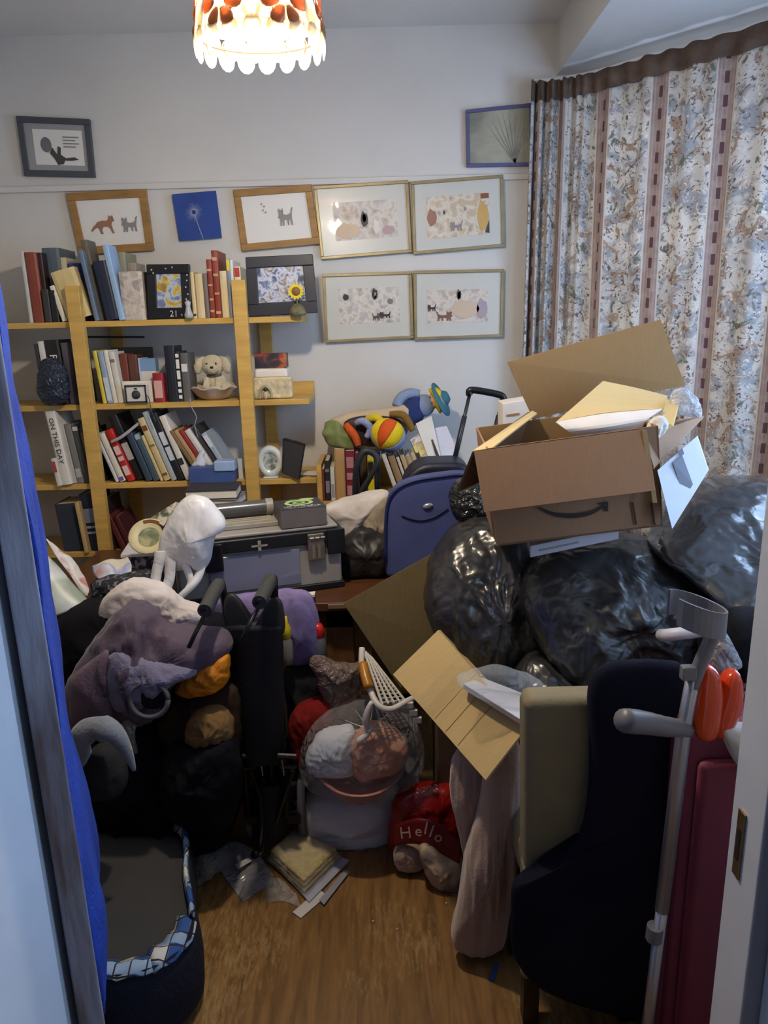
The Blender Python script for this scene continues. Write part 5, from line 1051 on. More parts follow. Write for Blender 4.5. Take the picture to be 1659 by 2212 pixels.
# patchwork soft ball, gores in orange, yellow and blue
pcn = P(838, 940, 2.86); bl = thing('patchwork_ball', 'soft patchwork ball in orange, yellow and pale blue', 'soft toy', pcn+Vector((0, 0, -.07)))
R_ = Matrix.Rotation(.6, 3, 'Y') @ Matrix.Rotation(-.5, 3, 'X')
gc = [(44, 48, 90), (136, 146, 190), (206, 84, 20), (136, 146, 190), (214, 190, 30), (206, 84, 20), (214, 190, 30), (136, 146, 190)]
for k in range(8):
    v = []; f = []; nn = 6; kk = 10
    for i in range(kk+1):
        a_ = pi*i/kk
        for j in range(nn+1):
            b_ = 2*pi*(k+j/nn)/8; r2 = .068*(1+.05*sin(pi*j/nn)); v.append(pcn+R_ @ Vector((r2*sin(a_)*cos(b_), r2*sin(a_)*sin(b_), .062*cos(a_))))
    f = [(i*(nn+1)+j, i*(nn+1)+j+1, (i+1)*(nn+1)+j+1, (i+1)*(nn+1)+j) for i in range(kk) for j in range(nn)]
    mk('gore', v, f, M('felt_%d_%d' % (gc[k][0], gc[k][2]), gc[k], .9, .15, 12, bump=.4, bs=150), bl, smooth=True, solid=.004)
def softtube(name, label, pts, r, col, cat='soft toy'):
    return tag(mk(name, *tube(spline([P(*p) for p in pts], 24), [r*(.75+.25*sin(pi*i/23)) for i in range(24)], 12), M('felt_%s' % str(col), col, .9, .2, 12, bump=.4, bs=150), smooth=True), label, cat)
softtube('stuffed_limb', 'orange stuffed fabric arm spilling from the paper bag', [(748, 918, 2.9), (757, 930, 2.88), (768, 945, 2.87), (774, 962, 2.87)], .017, (190, 78, 22))
softtube('stuffed_limb', 'pale blue stuffed arm inside the paper bag', [(770, 914, 2.9), (784, 910, 2.88), (800, 925, 2.88), (792, 945, 2.88)], .015, (140, 150, 192))
softtube('stuffed_limb', 'yellow stuffed arm inside the paper bag', [(792, 905, 2.9), (812, 902, 2.88), (826, 912, 2.88)], .016, (206, 182, 36))
softtube('stuffed_limb', 'olive and gold stuffed arm behind the patchwork ball', [(842, 895, 2.92), (868, 896, 2.91), (882, 912, 2.9), (892, 930, 2.89)], .016, (120, 92, 36))
# rag doll scarecrow leaning on the wall
dl = thing('rag_doll', 'rag doll with teal hat, yellow hair and blue dungarees', 'doll', P(890, 900, 2.98)); m_db = M('pale_blue_shirt', (128, 146, 178), .9, .15, 12, bump=.3, bs=150); m_dn = M('navy_dungarees', (34, 50, 104), .9, .15, 12, bump=.3, bs=150)
v, f = inflate([(868, 905), (866, 880), (884, 862), (906, 855), (916, 880), (914, 905), (898, 918), (880, 918)], 3.0, .04, .03, 40, 8); mk('dungarees', v, f, m_dn, dl, smooth=True)
mk('shirt', *ball(P(916, 876, 3.0), .045, .038, .046, 16, 10), m_db, dl, smooth=True)
mk('arm', *tube(spline([P(906, 852, 3.0), P(885, 850, 3.0), P(866, 860, 3.0), P(856, 878, 2.99)], 10), [.018+.004*sin(i*.3) for i in range(10)], 10), m_db, dl, smooth=True)
hd = mk('face', *ball(P(936, 866, 3.0), .026, .028, .032, 14, 10), S((206, 160, 130)), dl, smooth=True)
mk('hair', *inflate([(926, 842), (944, 838), (958, 856), (960, 880), (950, 892), (940, 876), (934, 856)], 2.985, .022, .03, 36, 6, .004, (60, 60, 60), 3)[:2], M('yellow_wool', (206, 180, 26), .9, .3, 40, bump=.8, bs=120), dl, smooth=True)
ht = Vector((.80, -.25, .42)).normalized(); hc = P(954, 862, 2.99)
mk('hat_brim', *lathe([(.001, 0), (.030, 0), (.074, -.006), (.074, -.002), (.030, .006)], hc, 26, ht), M('teal_felt', (58, 106, 120), .9, .15, 12, bump=.3, bs=150), dl, smooth=True)
mk('hat_crown', *lathe([(.033, 0), (.030, .018), (.020, .030), (.001, .034)], hc, 20, ht), MATS['teal_felt'], dl, smooth=True)
mk('hat_band', *lathe([(.0338, .002), (.0328, .010)], hc, 20, ht), S((160, 160, 140)), dl)
for s in (0, 1): mk('eye', *ball(P(929+4*s, 858+12*s, 2.972), .003, .002, .003, 8, 6), dk, hd)
# navy trolley case with its handle pulled out, standing behind the blue case
nv = thing('trolley_case', 'dark navy trolley case with its handle pulled up', 'suitcase', P(960, 1260, 2.62)); m_ns = M('dark_navy_nylon', (24, 28, 48), .45, .12, 9, bump=.1, bs=200); 
xa, xb = P(868, 1040, 2.62).x, P(1012, 1040, 2.62).x; ztop = P(930, 988, 2.62).z
n_ = 12; prof = []
for (cx_, cz_, a0) in ((xb-.06, ztop-.06, 0), (xa+.10, ztop-.10, pi/2)):
    r_ = .06 if a0 == 0 else .10
    prof += [Vector((cx_+r_*cos(a0+pi/2*i/6), 2.50, cz_+r_*sin(a0+pi/2*i/6))) for i in range(7)]
prof += [Vector((xa, 2.50, DT+.002)), Vector((xb, 2.50, DT+.002))]
mk('shell', *prism(prof, (0, .17, 0)), m_ns, nv, bevel=.02)
mk('opening', *prism([Vector((p.x*.8+((xa+xb)/2)*.2, 2.499, max(p.z-.02, ztop-.12))) for p in prof], (0, .002, 0)), S((10, 11, 18)), nv)
mk('inner_cloth', *inflate([(935, 1036), (950, 1028), (980, 1026), (996, 1032), (990, 1046), (950, 1050)], 2.47, .02, .02, 30, 6)[:2], S((196, 186, 180)), nv, smooth=True)
hL, hR = P(984, 984, 2.66), P(1064, 960, 2.66); tL, tR = P(1016, 845, 2.66), P(1085, 858, 2.66)
mL = hL.lerp(tL, .72)
for a_, b_ in ((hL, tL), (hR, tR)):
    lo_ = a_+(a_-b_)*.35
    mk('handle_tube', *tube([lo_, b_], .0065, 8), S((24, 24, 27), .35), nv, smooth=True)
    mk('handle_sleeve', *tube([lo_, a_.lerp(b_, .62)], .0095, 8), S((30, 30, 34), .4), nv, smooth=True)
mk('handle_grip', *tube(spline([tL+Vector((-.003, 0, -.014)), tL+Vector((0, 0, .004)), tL.lerp(tR, .5)+Vector((0, 0, .008)), tR+Vector((0, 0, .004)), tR+Vector((.003, 0, -.022))], 18), .0125, 10), S((18, 18, 20), .35), nv, smooth=True)
# blue case
bs = thing('blue_suitcase', 'blue soft suitcase with a silver oval badge', 'suitcase', P(915, 1250, 2.33)); m_bs = M('blue_canvas_case', (70, 78, 126), .7, .12, 10, bump=.3, bs=260, dist=.003)
ol = [(834, 1250), (832, 1180), (834, 1110), (842, 1075), (864, 1052), (900, 1038), (950, 1030), (1000, 1026), (1030, 1040), (1036, 1100), (1034, 1180), (1030, 1250)]
q = spline([P(a_, b_, 2.32) for a_, b_ in ol], 40); q = [Vector((p.x, p.y, max(p.z, DT+.002))) for p in q]
mk('front', *prism(q, (0, .10, 0)), m_bs, bs, bevel=.018)
mk('piping', *tube(q[2:-2], .005, 6), S((34, 42, 88)), bs, smooth=True)
mk('pocket_seam', *tube(spline([P(868, 1113, 2.318), P(884, 1120, 2.318), P(910, 1124, 2.318), P(940, 1116, 2.318), P(968, 1098, 2.318)], 20), .0035, 6), S((26, 32, 66)), bs, smooth=True)
bdg = P(924, 1093, 2.316)
mk('badge', *ball(bdg, .017, .006, .009, 18, 8, Matrix.Rotation(-.22, 3, 'Y')), M('silver_badge', (200, 200, 208), .2, .05, metal=.6), bs, smooth=True)
# pillow and black bag between toolbox and suitcase
cloth('pillow', 'white pillow stuffed between the toolbox and the blue suitcase', 'pillow', [(704, 1095), (740, 1080), (790, 1066), (830, 1060), (840, 1070), (826, 1090), (800, 1115), (775, 1150), (745, 1190), (728, 1180), (715, 1130)], 2.5, .07, (206, 198, 192), .008, (10, 10, 10), 4)
cloth('beige_cloth', 'beige cloth beside the blue suitcase', 'cloth', [(790, 1120), (815, 1090), (838, 1080), (842, 1130), (840, 1190), (810, 1200), (780, 1180), (776, 1150)], 2.45, .03, (150, 138, 120), .012, (16, 16, 16), 4)
cloth('black_holdall', 'black holdall lying between the toolbox and the blue suitcase', 'bag', [(736, 1180), (760, 1150), (790, 1140), (838, 1160), (848, 1200), (840, 1232), (790, 1240), (745, 1240)], 2.42, .06, (34, 33, 36), .014, (10, 10, 10), 7, flat=DT, mat=M('grey_black_nylon', (44, 42, 42), .45, .2, 8))
# ================================================================== bed under the right-hand pile, bags and boxes on it
BT = .60
bed = thing('bed', 'low bed with dark navy cover hidden under the bags', 'bed', (.72, 2.2, 0)); m_nb = M('navy_bedspread', (24, 26, 40), .9, .15, 9, bump=.3, bs=120)
mk('mattress', *box(.37, 1.18, 1.60, 2.58, .30, BT-.01), m_nb, bed, bevel=.05); mk('base', *box(.38, 1.17, 1.61, 2.57, .06, .30), M('dark_divan', (30, 30, 36), .9), bed, bevel=.01)
for x in (.43, 1.12):
    for y in (1.68, 2.5): mk('leg', *box(x-.025, x+.025, y-.025, y+.025, 0, .06), dk, bed)
st_ = thing('brown_carton', 'plain brown carton on the floor under the nearest bin bag', 'carton', (.24, 1.95, 0))
mk('carton_body', *box(.14, .355, 1.93, 2.14, 0, BT-.015), M('dull_brown_card', (104, 80, 58), .8, .12, 9), st_, bevel=.004); mk('tape', *box(.225, .26, 1.928, 2.142, BT-.0155, BT-.014), S((150, 120, 80)), st_)
m_bin = crinkle('black_bin_liner', (44, 42, 41), .30, 5, .4, dist=.03, spec=.9)
def binbag(label, outline, Y, df, amp=.02, ws=(10, 10, 5), sd=1, db=None, N=150, K=26, knot=None, mat=None, fine=.003, flat=None, tilt=-.3):
    v, f = inflate(outline, Y, df, db, N, K, amp, ws, sd, fine=fine, flat=flat, tilt=tilt)
    return tag(mk('bin_bag', v, f, mat or m_bin, smooth=True), label, 'bin bag', 'black bin bags')
binbag('black bin bag bulging under the left end of the cardboard box', [(925, 1310), (930, 1240), (955, 1185), (1000, 1140), (1060, 1120), (1120, 1120), (1170, 1150), (1190, 1210), (1195, 1300), (1190, 1390), (1160, 1440), (1100, 1458), (1030, 1450), (985, 1420), (950, 1370)], 2.02, .16, .022, (13, 13, 4), 3, db=.16, flat=BT-.02)
binbag('large black bin bag spread behind the chair and crutch', [(1130, 1290), (1150, 1220), (1220, 1180), (1330, 1165), (1440, 1175), (1530, 1210), (1570, 1270), (1560, 1350), (1500, 1410), (1420, 1430), (1350, 1450), (1270, 1470), (1210, 1440), (1160, 1370)], 1.82, .14, .02, (8, 8, 7), 8, db=.16, N=130, tilt=-.5)
binbag('black bin bag catching blue window light beside the curtain', [(1425, 1190), (1470, 1110), (1520, 1060), (1590, 1040), (1680, 1045), (1760, 1090), (1800, 1180), (1780, 1290), (1700, 1340), (1620, 1330), (1550, 1300), (1480, 1240)], 1.80, .10, .016, (9, 9, 9), 5, db=.2, N=120, mat=crinkle('bin_liner_smooth', (34, 36, 42), .33, 4, .35, dist=.03, spec=1.0, coat=1), fine=.001, tilt=-1.0)
binbag('small black bin bag squeezed behind the cardboard box', [(975, 1080), (990, 1045), (1030, 1035), (1090, 1030), (1120, 1060), (1120, 1110), (1080, 1130), (1020, 1130), (985, 1115)], 2.18, .06, .014, (16, 16, 16), 6, db=.1, N=80, mat=crinkle('grey_black_liner', (30, 30, 30), .2, 16, .8))
binbag('black bin bag low beside the clear wrapped tray', [(1120, 1460), (1160, 1420), (1230, 1440), (1300, 1450), (1330, 1500), (1300, 1560), (1200, 1560), (1140, 1520)], 1.72, .07, .014, (12, 12, 12), 9, N=80)
binbag('black bin bag at the window end of the bed under the blue-lit one', [(1520, 1300), (1600, 1290), (1700, 1320), (1740, 1420), (1700, 1500), (1600, 1510), (1540, 1470), (1510, 1390)], 1.66, .1, .014, (10, 10, 10), 12, N=80)
# white slim box under the cardboard box
q0 = P(1145, 1205, 1.73); q1 = P(1336, 1165, 1.73); q2 = P(1145, 1180, 1.73)
wb = thing('slim_white_box', 'slim white box wedged under the cardboard box', 'box', q0)
mk('carton', *hexa(q0, q1-q0, Vector((.02, .16, .02)), (q2-q0)), S((176, 172, 178)), wb, bevel=.002); mk('printed_line', *hexa(q0+(q1-q0)*.1+(q2-q0)*.4-Vector((0, .001, 0)), (q1-q0)*.45, (0, .001, 0), (q2-q0)*.15), S((130, 128, 136)), wb)
# ---- open cardboard box, tilted
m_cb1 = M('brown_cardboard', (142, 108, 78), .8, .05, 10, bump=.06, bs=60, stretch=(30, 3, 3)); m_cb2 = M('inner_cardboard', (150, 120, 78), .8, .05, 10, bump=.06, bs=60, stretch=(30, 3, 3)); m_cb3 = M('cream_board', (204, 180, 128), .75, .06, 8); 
T0 = P(1024, 975, 1.70); T1 = P(1392, 926, 1.68); ea = (T1-T0).normalized(); bw_ = (T1-T0).length
ed = Vector((-ea.y*.9+.10, 1, .03)).normalized(); ed = (ed-ea*ed.dot(ea)).normalized(); eu = ea.cross(ed).normalized()
if eu.z < 0: eu = -eu
BD, BH = .31, .245; th = .005
cb_ = thing('cardboard_box', 'large open brown cardboard box with raised flaps on the bags', 'box', T0+ea*bw_/2+ed*BD/2-eu*BH)
F0 = T0+ed*.012; 
def cpan(name, o_, a_, b_, mat=m_cb1, t_=th, lab=None):
    n = a_.cross(b_).normalized()*t_; r = mk(name, *hexa(o_, a_, b_, n), mat, cb_); 
    if lab: r['label'] = lab
    return r
inn = .035
fp = cpan('front_panel', F0+ea*inn, ea*(bw_-.0), -eu*BH); cpan('back_panel', F0+ed*BD+ea*inn, ea*bw_, -eu*BH, m_cb2); cpan('side_panel', F0+ea*inn, ed*BD, -eu*BH); cpan('side_panel', F0+ea*(bw_+inn), ed*BD, -eu*BH); cpan('bottom_panel', F0+ea*inn-eu*BH, ea*bw_, ed*BD, m_cb2)
# front flap folded right over the front
cpan('front_flap', T0, ea*bw_, (P(1046, 1106, 1.655)-T0), lab='front flap hanging down over the box')
mk('crease_strip', *hexa(P(1388, 930, 1.672), P(1398, 930, 1.672)-P(1388, 930, 1.672), Vector((0, .003, 0)), P(1410, 1086, 1.64)-P(1388, 930, 1.672)), m_cb2, cb_)
# left flap hanging outside
q = [P(1020, 976, 1.71), P(1140, 890, 2.01), P(1105, 1010, 2.02), P(986, 1062, 1.75)]; mk('side_flap', *quadslab(q, (.006, 0, 0)), M('shaded_cardboard_outer', (120, 92, 70), .8, .1), cb_)  # darker copy of the brown cardboard, the flap's shade mixed into its colour
q = [P(1020, 974, 1.71), P(1150, 887, 2.02), P(1160, 892, 2.02), P(1062, 968, 1.72)]; mk('inner_ledge', *quadslab(q, (0, 0, -.004)), m_cb3, cb_)
# back flap standing up
q = [P(1096, 782, 2.02), P(1427, 690, 2.0), P(1480, 832, 2.0), P(1152, 905, 2.03)]; mk('back_flap', *quadslab(q, (0, .006, 0)), m_cb2, cb_)
# right flap folded out
q = [P(1392, 940, 1.69), P(1440, 912, 1.98), P(1520, 898, 1.95), P(1412, 1008, 1.66)]; mk('side_flap', *quadslab(q, (0, 0, -.006)), m_cb1, cb_)
# smile-shaped printed arrow low on the front, tape lines
ap = spline([P(1168, 1104, 1.668), P(1200, 1118, 1.668), P(1240, 1122, 1.667), P(1280, 1116, 1.666), P(1312, 1100, 1.665)], 18)
v = []
for i, p in enumerate(ap): hw = .0022+.0035*sin(pi*i/17); v += [p+eu*hw, p-eu*hw]
lo_off = -ea.cross(eu) if ea.cross(eu).y > 0 else ea.cross(eu)
def onfront(p):   # drop a point on to the front panel plane
    nrm = ea.cross(eu).normalized(); d = (p-(F0)).dot(nrm); p2 = p-nrm*d; return p2+Vector((0, -.0065, 0))
v = [onfront(p) for p in v]
arrow = M('printed_black', (44, 34, 28), .7)
mk('printed_arrow', v, [(2*i, 2*i+2, 2*i+3, 2*i+1) for i in range(17)], arrow, cb_, solid=.001)
mk('printed_arrow_tip', *prism([onfront(P(*p)) for p in ((1296, 1096, 1.665), (1320, 1090, 1.665), (1320, 1112, 1.665), (1313, 1112, 1.665), (1313, 1098, 1.665))], (0, .001, 0)), arrow, cb_)
for a_ in (1372, 1412):
    v = [onfront(P(*p)) for p in ((a_, 1092, 1.66), (a_+4, 1092, 1.66), (a_+12, 1142, 1.66), (a_+8, 1142, 1.66))]; mk('tape_edge', *prism(v, (0, .001, 0)), arrow, cb_)
# things in the box: folded cream board, white paper, bubble wrap
cl = thing('folded_board', 'cream folded card sticking up out of the open box', 'card', P(1300, 930, 1.86))
v, f, uv = sheet([[(1302, 824, 1.93), (1370, 838, 1.92), (1440, 856, 1.9)], [(1250, 870, 1.87), (1340, 878, 1.86), (1440, 880, 1.84)], [(1202, 912, 1.8), (1310, 893, 1.8), (1424, 884, 1.8)]], 14, 10); mk('upper_face', v, f, m_cb3, cl, solid=.004)
v, f, uv = sheet([[(1200, 912, 1.8), (1310, 894, 1.8), (1430, 884, 1.8)], [(1225, 930, 1.78), (1310, 920, 1.76), (1400, 905, 1.77)], [(1260, 948, 1.79), (1320, 938, 1.77), (1385, 926, 1.77)]], 14, 10); mk('white_fold', v, f, S((222, 216, 210)), cl, solid=.003)
tag(mk('cardboard_insert', *quadslab([P(1410, 945, 1.72), P(1440, 866, 1.84), P(1470, 852, 1.86), P(1452, 920, 1.74)], (.005, .003, 0)), m_cb3), 'narrow cream card insert at the window end of the box', 'card')
cloth('bubble_wrap', 'scrap of clear shiny packing film on the box flap', 'packing film', [(1448, 870), (1456, 848), (1478, 840), (1496, 852), (1512, 884), (1508, 900), (1480, 896), (1456, 890)], 1.84, .02, (0, 0, 0), .008, (30, 30, 30), 3, mat=film('clear_film', (235, 238, 245), .55, 30), N=48)
cloth('packing_paper', 'white crumpled packing paper in the corner of the box', 'paper', [(1396, 930), (1410, 906), (1432, 900), (1440, 920), (1420, 945), (1400, 948)], 1.74, .015, (214, 206, 196), .006, (30, 30, 30), 3)
lf = thing('white_leaflet', 'white leaflet with a grey panel stuck beside the cardboard box', 'leaflet', P(1460, 1140, 1.64))
q = [P(1420, 1016, 1.66), P(1506, 942, 1.74), P(1530, 1016, 1.72), P(1452, 1142, 1.62)]; mk('paper', *quadslab(q, (.003, .004, 0)), S((206, 210, 222)), lf)
for qq in ([(1454, 1000, 1.69), (1474, 984, 1.707), (1497, 1046, 1.697), (1478, 1078, 1.68)], [(1466, 975, 1.706), (1474, 968, 1.711), (1478, 980, 1.71), (1470, 988, 1.704)]): mk('grey_panel', *quadslab([P(a_, b_, c_-.012) for a_, b_, c_ in qq], (0, .002, 0)), S((112, 116, 128)), lf)
tag(mk('small_white_box', *hexa(P(1086, 1010, 2.3), P(1148, 1000, 2.3)-P(1086, 1010, 2.3), Vector((0, .1, 0)), P(1090, 872, 2.3)-P(1090, 1010, 2.3)), S((214, 208, 200)), bevel=.002), 'small white box standing behind the cardboard box', 'box')
mk('printed_marks', *hexa(P(1094, 900, 2.298), P(1122, 896, 2.298)-P(1094, 900, 2.298), Vector((0, .001, 0)), (0, 0, .006)), S((150, 110, 60)), bpy.data.objects['small_white_box'])
# ================================================================== foreground right: cardboard sheets, chair, coat, crutch, suitcase
m_ol = M('olive_brown_board', (88, 75, 44), .8, .07, 8, bump=.06, bs=50, stretch=(25, 3, 3)); m_tan = M('tan_corrugated_card', (190, 164, 112), .8, .04, 8, bump=.04, bs=40, stretch=(3, 25, 3))
tag(mk('board_sheet', *quadslab([P(742, 1304, 2.10), P(955, 1184, 2.12), P(985, 1400, 2.0), P(865, 1486, 1.99)], (.004, .006, .002)), m_ol), 'large olive-brown cardboard sheet leaning on the black bag', 'cardboard sheet')
tc_ = thing('folded_cardboard', 'long tan cardboard sheet creased across, sliding off the pile', 'cardboard sheet', PZ(1050, 1680, .45))
ra = [(850, 1458), (1050, 1686)]; rb = [(948, 1362), (1136, 1576)]
def tcp(s, t): # s along, t across
    Ys = 1.80-.35*s
    return P((ra[0][0]*(1-s)+ra[1][0]*s)*(1-t)+(rb[0][0]*(1-s)+rb[1][0]*s)*t+14*t*(1-t)*0, (ra[0][1]*(1-s)+ra[1][1]*s)*(1-t)+(rb[0][1]*(1-s)+rb[1][1]*s)*t, Ys+.05*t+(-.018*sin(pi*min(1, s/.45)) if s < .45 else 0))
v = []; f = []; n = 12
for i in range(n+1): v += [tcp(i/n, 0), tcp(i/n, .5), tcp(i/n, 1)]
f = [(3*i+k, 3*i+k+1, 3*i+k+4, 3*i+k+3) for i in range(n) for k in (0, 1)]
mk('sheet', v, f, m_tan, tc_, solid=.006)
for s in (.43, .55, .68):
    mk('crease', *tube([tcp(s, .02)+Vector((0, -.004, .003)), tcp(s, .98)+Vector((0, -.004, .003))], .0008, 5), S((166, 142, 96)), tc_)
q = [P(948, 1362, 1.84), P(985, 1400, 1.86), P(1060, 1480, 1.78), P(1030, 1490, 1.72)]; mk('turned_flap', *quadslab(q, (.004, .004, 0)), m_tan, tc_)
# white tray in clear film
tr = thing('wrapped_tray', 'white tray wrapped in clear film on top of the tan cardboard', 'tray', P(1080, 1530, 1.62))
q = [P(1000, 1476, 1.64), P(1040, 1462, 1.72), P(1190, 1520, 1.60), P(1145, 1566, 1.455)]; mk('tray', *quadslab(q, (0, .01, -.02)), S((206, 204, 206), .4), tr, bevel=.004)
v, f = inflate([(992, 1470), (1030, 1455), (1090, 1450), (1150, 1470), (1190, 1500), (1180, 1530), (1130, 1540), (1060, 1512), (1015, 1490)], 1.57, .03, .05, 56, 8, .012, (16, 16, 16), 3); mk('film_wrap', v, f, film('tray_film', (225, 228, 232), .88, 9), tr, smooth=True)
# dining chair: tall upholstered back seen from behind
m_bg = M('beige_upholstery', (134, 122, 94), .9, .1, 9, bump=.35, bs=220, dist=.003)
ch = thing('dining_chair', 'high-backed beige upholstered chair seen from behind', 'chair', (.38, 1.5, 0))
xc0 = P(1116, 1700, 1.36).x; xc1 = xc0+.30; zt = P(1190, 1497, 1.36).z
mk('backrest', *hexa((xc0+.02, 1.35, .42), (.295, 0.0, 0), (0, .075, 0), (-.014, -.02, zt-.42)), m_bg, ch, bevel=.022)
mk('back_skirt', *hexa((xc0+.02, 1.352, .13), (.29, .0, 0), (0, .06, 0), (0, 0, .30)), m_bg, ch, bevel=.012)
mk('seat', *box(xc0+.02, xc1, 1.40, 1.595, .36, .47), m_bg, ch, bevel=.025)
for x in (xc0+.045, xc1-.03):
    for y in (1.375, 1.57): mk('leg', *box(x-.018, x+.018, y-.018, y+.018, 0, .36 if y > 1.5 else .16), M('dark_chair_leg', (40, 26, 18), .4), ch)
cloth('navy_coat', 'dark navy coat draped over the chair back down to the floor', 'coat', [(1272, 1500), (1290, 1452), (1340, 1430), (1420, 1428), (1476, 1440), (1488, 1500), (1484, 1640), (1470, 1800), (1450, 1960), (1430, 2130), (1370, 2190), (1270, 2170), (1170, 2130), (1112, 2060), (1106, 1960), (1114, 1904), (1165, 1885), (1222, 1858), (1260, 1790), (1276, 1700), (1276, 1580)], 1.315, .035, (17, 19, 34), .010, (9, 9, 3), 5, db=.03, N=90, K=12, center=(1370, 1750))
# blanket over the seat side
m_fl = M('pinkish_fleece', (176, 146, 128), .95, .1, 6, bump=.5, bs=180, sheen=.5, dist=.003)
bk_ = thing('fleece_blanket', 'pinkish beige fleece blanket hanging from the chair seat', 'blanket', PZ(1040, 2050, .01))
v, f = inflate([(1118, 1600), (1080, 1610), (1050, 1660), (1036, 1740), (1022, 1800), (1005, 1880), (990, 1960), (978, 2010), (985, 2040), (1020, 2056), (1060, 2052), (1085, 2030), (1095, 1980), (1108, 1900), (1114, 1800), (1120, 1700)], 1.545, .045, .05, 150, 20, .014, (24, 24, 2), 4, center=(1065, 1860)); v = [Vector((p.x, p.y, max(.002, p.z))) for p in v]
mk('front_fold', v, f, m_fl, bk_, smooth=True)
v, f = inflate([(980, 1640), (1010, 1610), (1050, 1610), (1066, 1680), (1044, 1740), (1022, 1800), (1005, 1850), (992, 1800), (980, 1740), (974, 1690)], 1.61, .03, .04, 110, 16, .010, (24, 24, 3), 6); mk('rear_fold', v, f, m_fl, bk_, smooth=True)
cloth('fleece_sock', 'cream fluffy cloth lying on the floor under the blanket', 'cloth', [(852, 1838), (870, 1822), (898, 1824), (910, 1838), (912, 1868), (890, 1876), (862, 1872), (853, 1860)], 1.86, .03, (0, 0, 0), .005, (30, 30, 30), 3, mat=m_fl, N=44, flat=.001)
cloth('fleece_corner', 'patterned fleece corner trailing on the floor by the red bag', 'cloth', [(908, 1832), (930, 1828), (960, 1846), (1000, 1860), (1010, 1920), (990, 1936), (950, 1918), (925, 1890), (912, 1860)], 1.80, .03, (0, 0, 0), .008, (25, 25, 25), 5, mat=M('patterned_fleece', (190, 168, 140), .95, .1, 9, col2=(130, 120, 120), mixs=16, contrast=(.52, .66)), N=50, flat=.001)
# red carrier with lettering
rb_ = thing('red_bag', 'crumpled red plastic bag with pale Hello lettering on the floor', 'carrier bag', PZ(920, 1860, .001)); m_rd = crinkle('red_film', (150, 24, 18), .3, 9, .4)
v, f = inflate([(842, 1820), (850, 1745), (870, 1712), (920, 1700), (985, 1705), (1010, 1760), (1015, 1830), (1000, 1868), (930, 1850), (880, 1835)], 1.92, .05, .05, 70, 10, .016, (14, 14, 14), 4); v = [Vector((p.x, p.y, max(.002, p.z))) for p in v]
mk('bag_body', v, f, m_rd, rb_, smooth=True)
v, f, uv = sheet([[(852, 1782, 1.855), (900, 1768, 1.83), (950, 1780, 1.81), (1000, 1822, 1.79)], [(850, 1828, 1.845), (896, 1822, 1.82), (940, 1836, 1.80), (992, 1866, 1.78)]], 20, 8)
mk('rolled_band', v, f, M('dark_red_band', (110, 20, 22), .35, .15, 9), rb_, smooth=True, solid=.004)
for k, (chh, px, py, rot, sz) in enumerate((('H', 876, 1800, -.12, .05), ('e', 904, 1796, .05, .046), ('l', 920, 1790, .2, .052), ('l', 932, 1797, .35, .052), ('o', 948, 1809, .5, .044))):
    Yl = 1.845-.00055*(px-860)-.012; xd = Vector((cos(rot), -.1, -sin(rot))); yd = Vector((sin(rot), .2, cos(rot))); yd = (yd-xd.normalized()*yd.dot(xd.normalized()))
    text(chh, sz, P(px, py, Yl), xd, yd, S((196, 168, 164)), rb_)
g = G()
for k in range(4): mk('pale_script_stroke', *tube(spline([P(898+k*13, 1712-3*k, 1.862), P(903+k*13, 1704-3*k, 1.858), P(908+k*13, 1712-3*k, 1.858), P(912+k*13, 1702-3*k, 1.858)], 8), .0018, 5), S((130, 96, 100)), rb_)
# clear tied bag with pink tub and white things, white wrapped bedding below
wp = thing('wrapped_pillow', 'white bedding in clear wrap on the floor under the tied bag', 'bedding', PZ(750, 1830, 0)); 
v, f = inflate([(652, 1745), (656, 1712), (700, 1700), (790, 1702), (846, 1712), (856, 1750), (850, 1800), (812, 1822), (740, 1832), (680, 1815), (655, 1785)], 2.06, .10, .10, 64, 10, .010, (4, 4, 14), 3, pw=.45); v = [Vector((p.x, p.y, max(.003, p.z))) for p in v]
mk('bedding', v, f, M('white_wadding', (232, 231, 231), .6, .06, 10, stretch=(1, 1, 8)), wp, smooth=True)
v, f = inflate([(648, 1745), (652, 1706), (700, 1694), (790, 1696), (852, 1708), (862, 1750), (856, 1806), (812, 1828), (740, 1838), (676, 1820), (650, 1788)], 2.06, .108, .10, 64, 10, .008, (10, 10, 10), 6, pw=.45); v = [Vector((p.x, p.y, max(.002, p.z))) for p in v]
mk('film_wrap', v, f, film('bedding_film', (235, 235, 238), .92, 10), wp, smooth=True)
tc0 = P(778, 1662, 1.965); pk = thing('pink_tub', 'pink plastic tub inside the clear tied bag', 'tub', tc0+Vector((0, 0, -.06)))
v, f = lathe([(.001, -.055), (.085, -.055), (.105, -.02), (.132, .030), (.138, .034), (.132, .036), (.122, .028), (.09, -.02), (.001, -.045)], tc0+Vector((-.0, 0, .0)), 40, (0.03, -.22, 1)); mk('tub_wall', v, f, M('pink_plastic', (170, 118, 108), .35, .1, 6), pk, smooth=True)
cloth('pink_fabric', 'peach pink folded fabric in the clear tied bag', 'fabric', [(765, 1600), (790, 1572), (830, 1570), (868, 1590), (880, 1620), (866, 1650), (820, 1668), (775, 1674), (762, 1640)], 1.92, .06, (206, 150, 122), .008, (20, 20, 20), 5, N=110, K=18)
cloth('white_towels', 'white and grey folded towels in the clear tied bag', 'towels', [(668, 1620), (690, 1590), (730, 1578), (762, 1578), (766, 1620), (762, 1662), (720, 1668), (680, 1664), (664, 1645)], 1.93, .05, (204, 210, 220), .010, (24, 24, 24), 7, N=110, K=18)
tb2 = thing('tied_clear_bag', 'clear plastic bag knotted with white ties around the pink tub', 'plastic bag', P(785, 1700, 1.98))
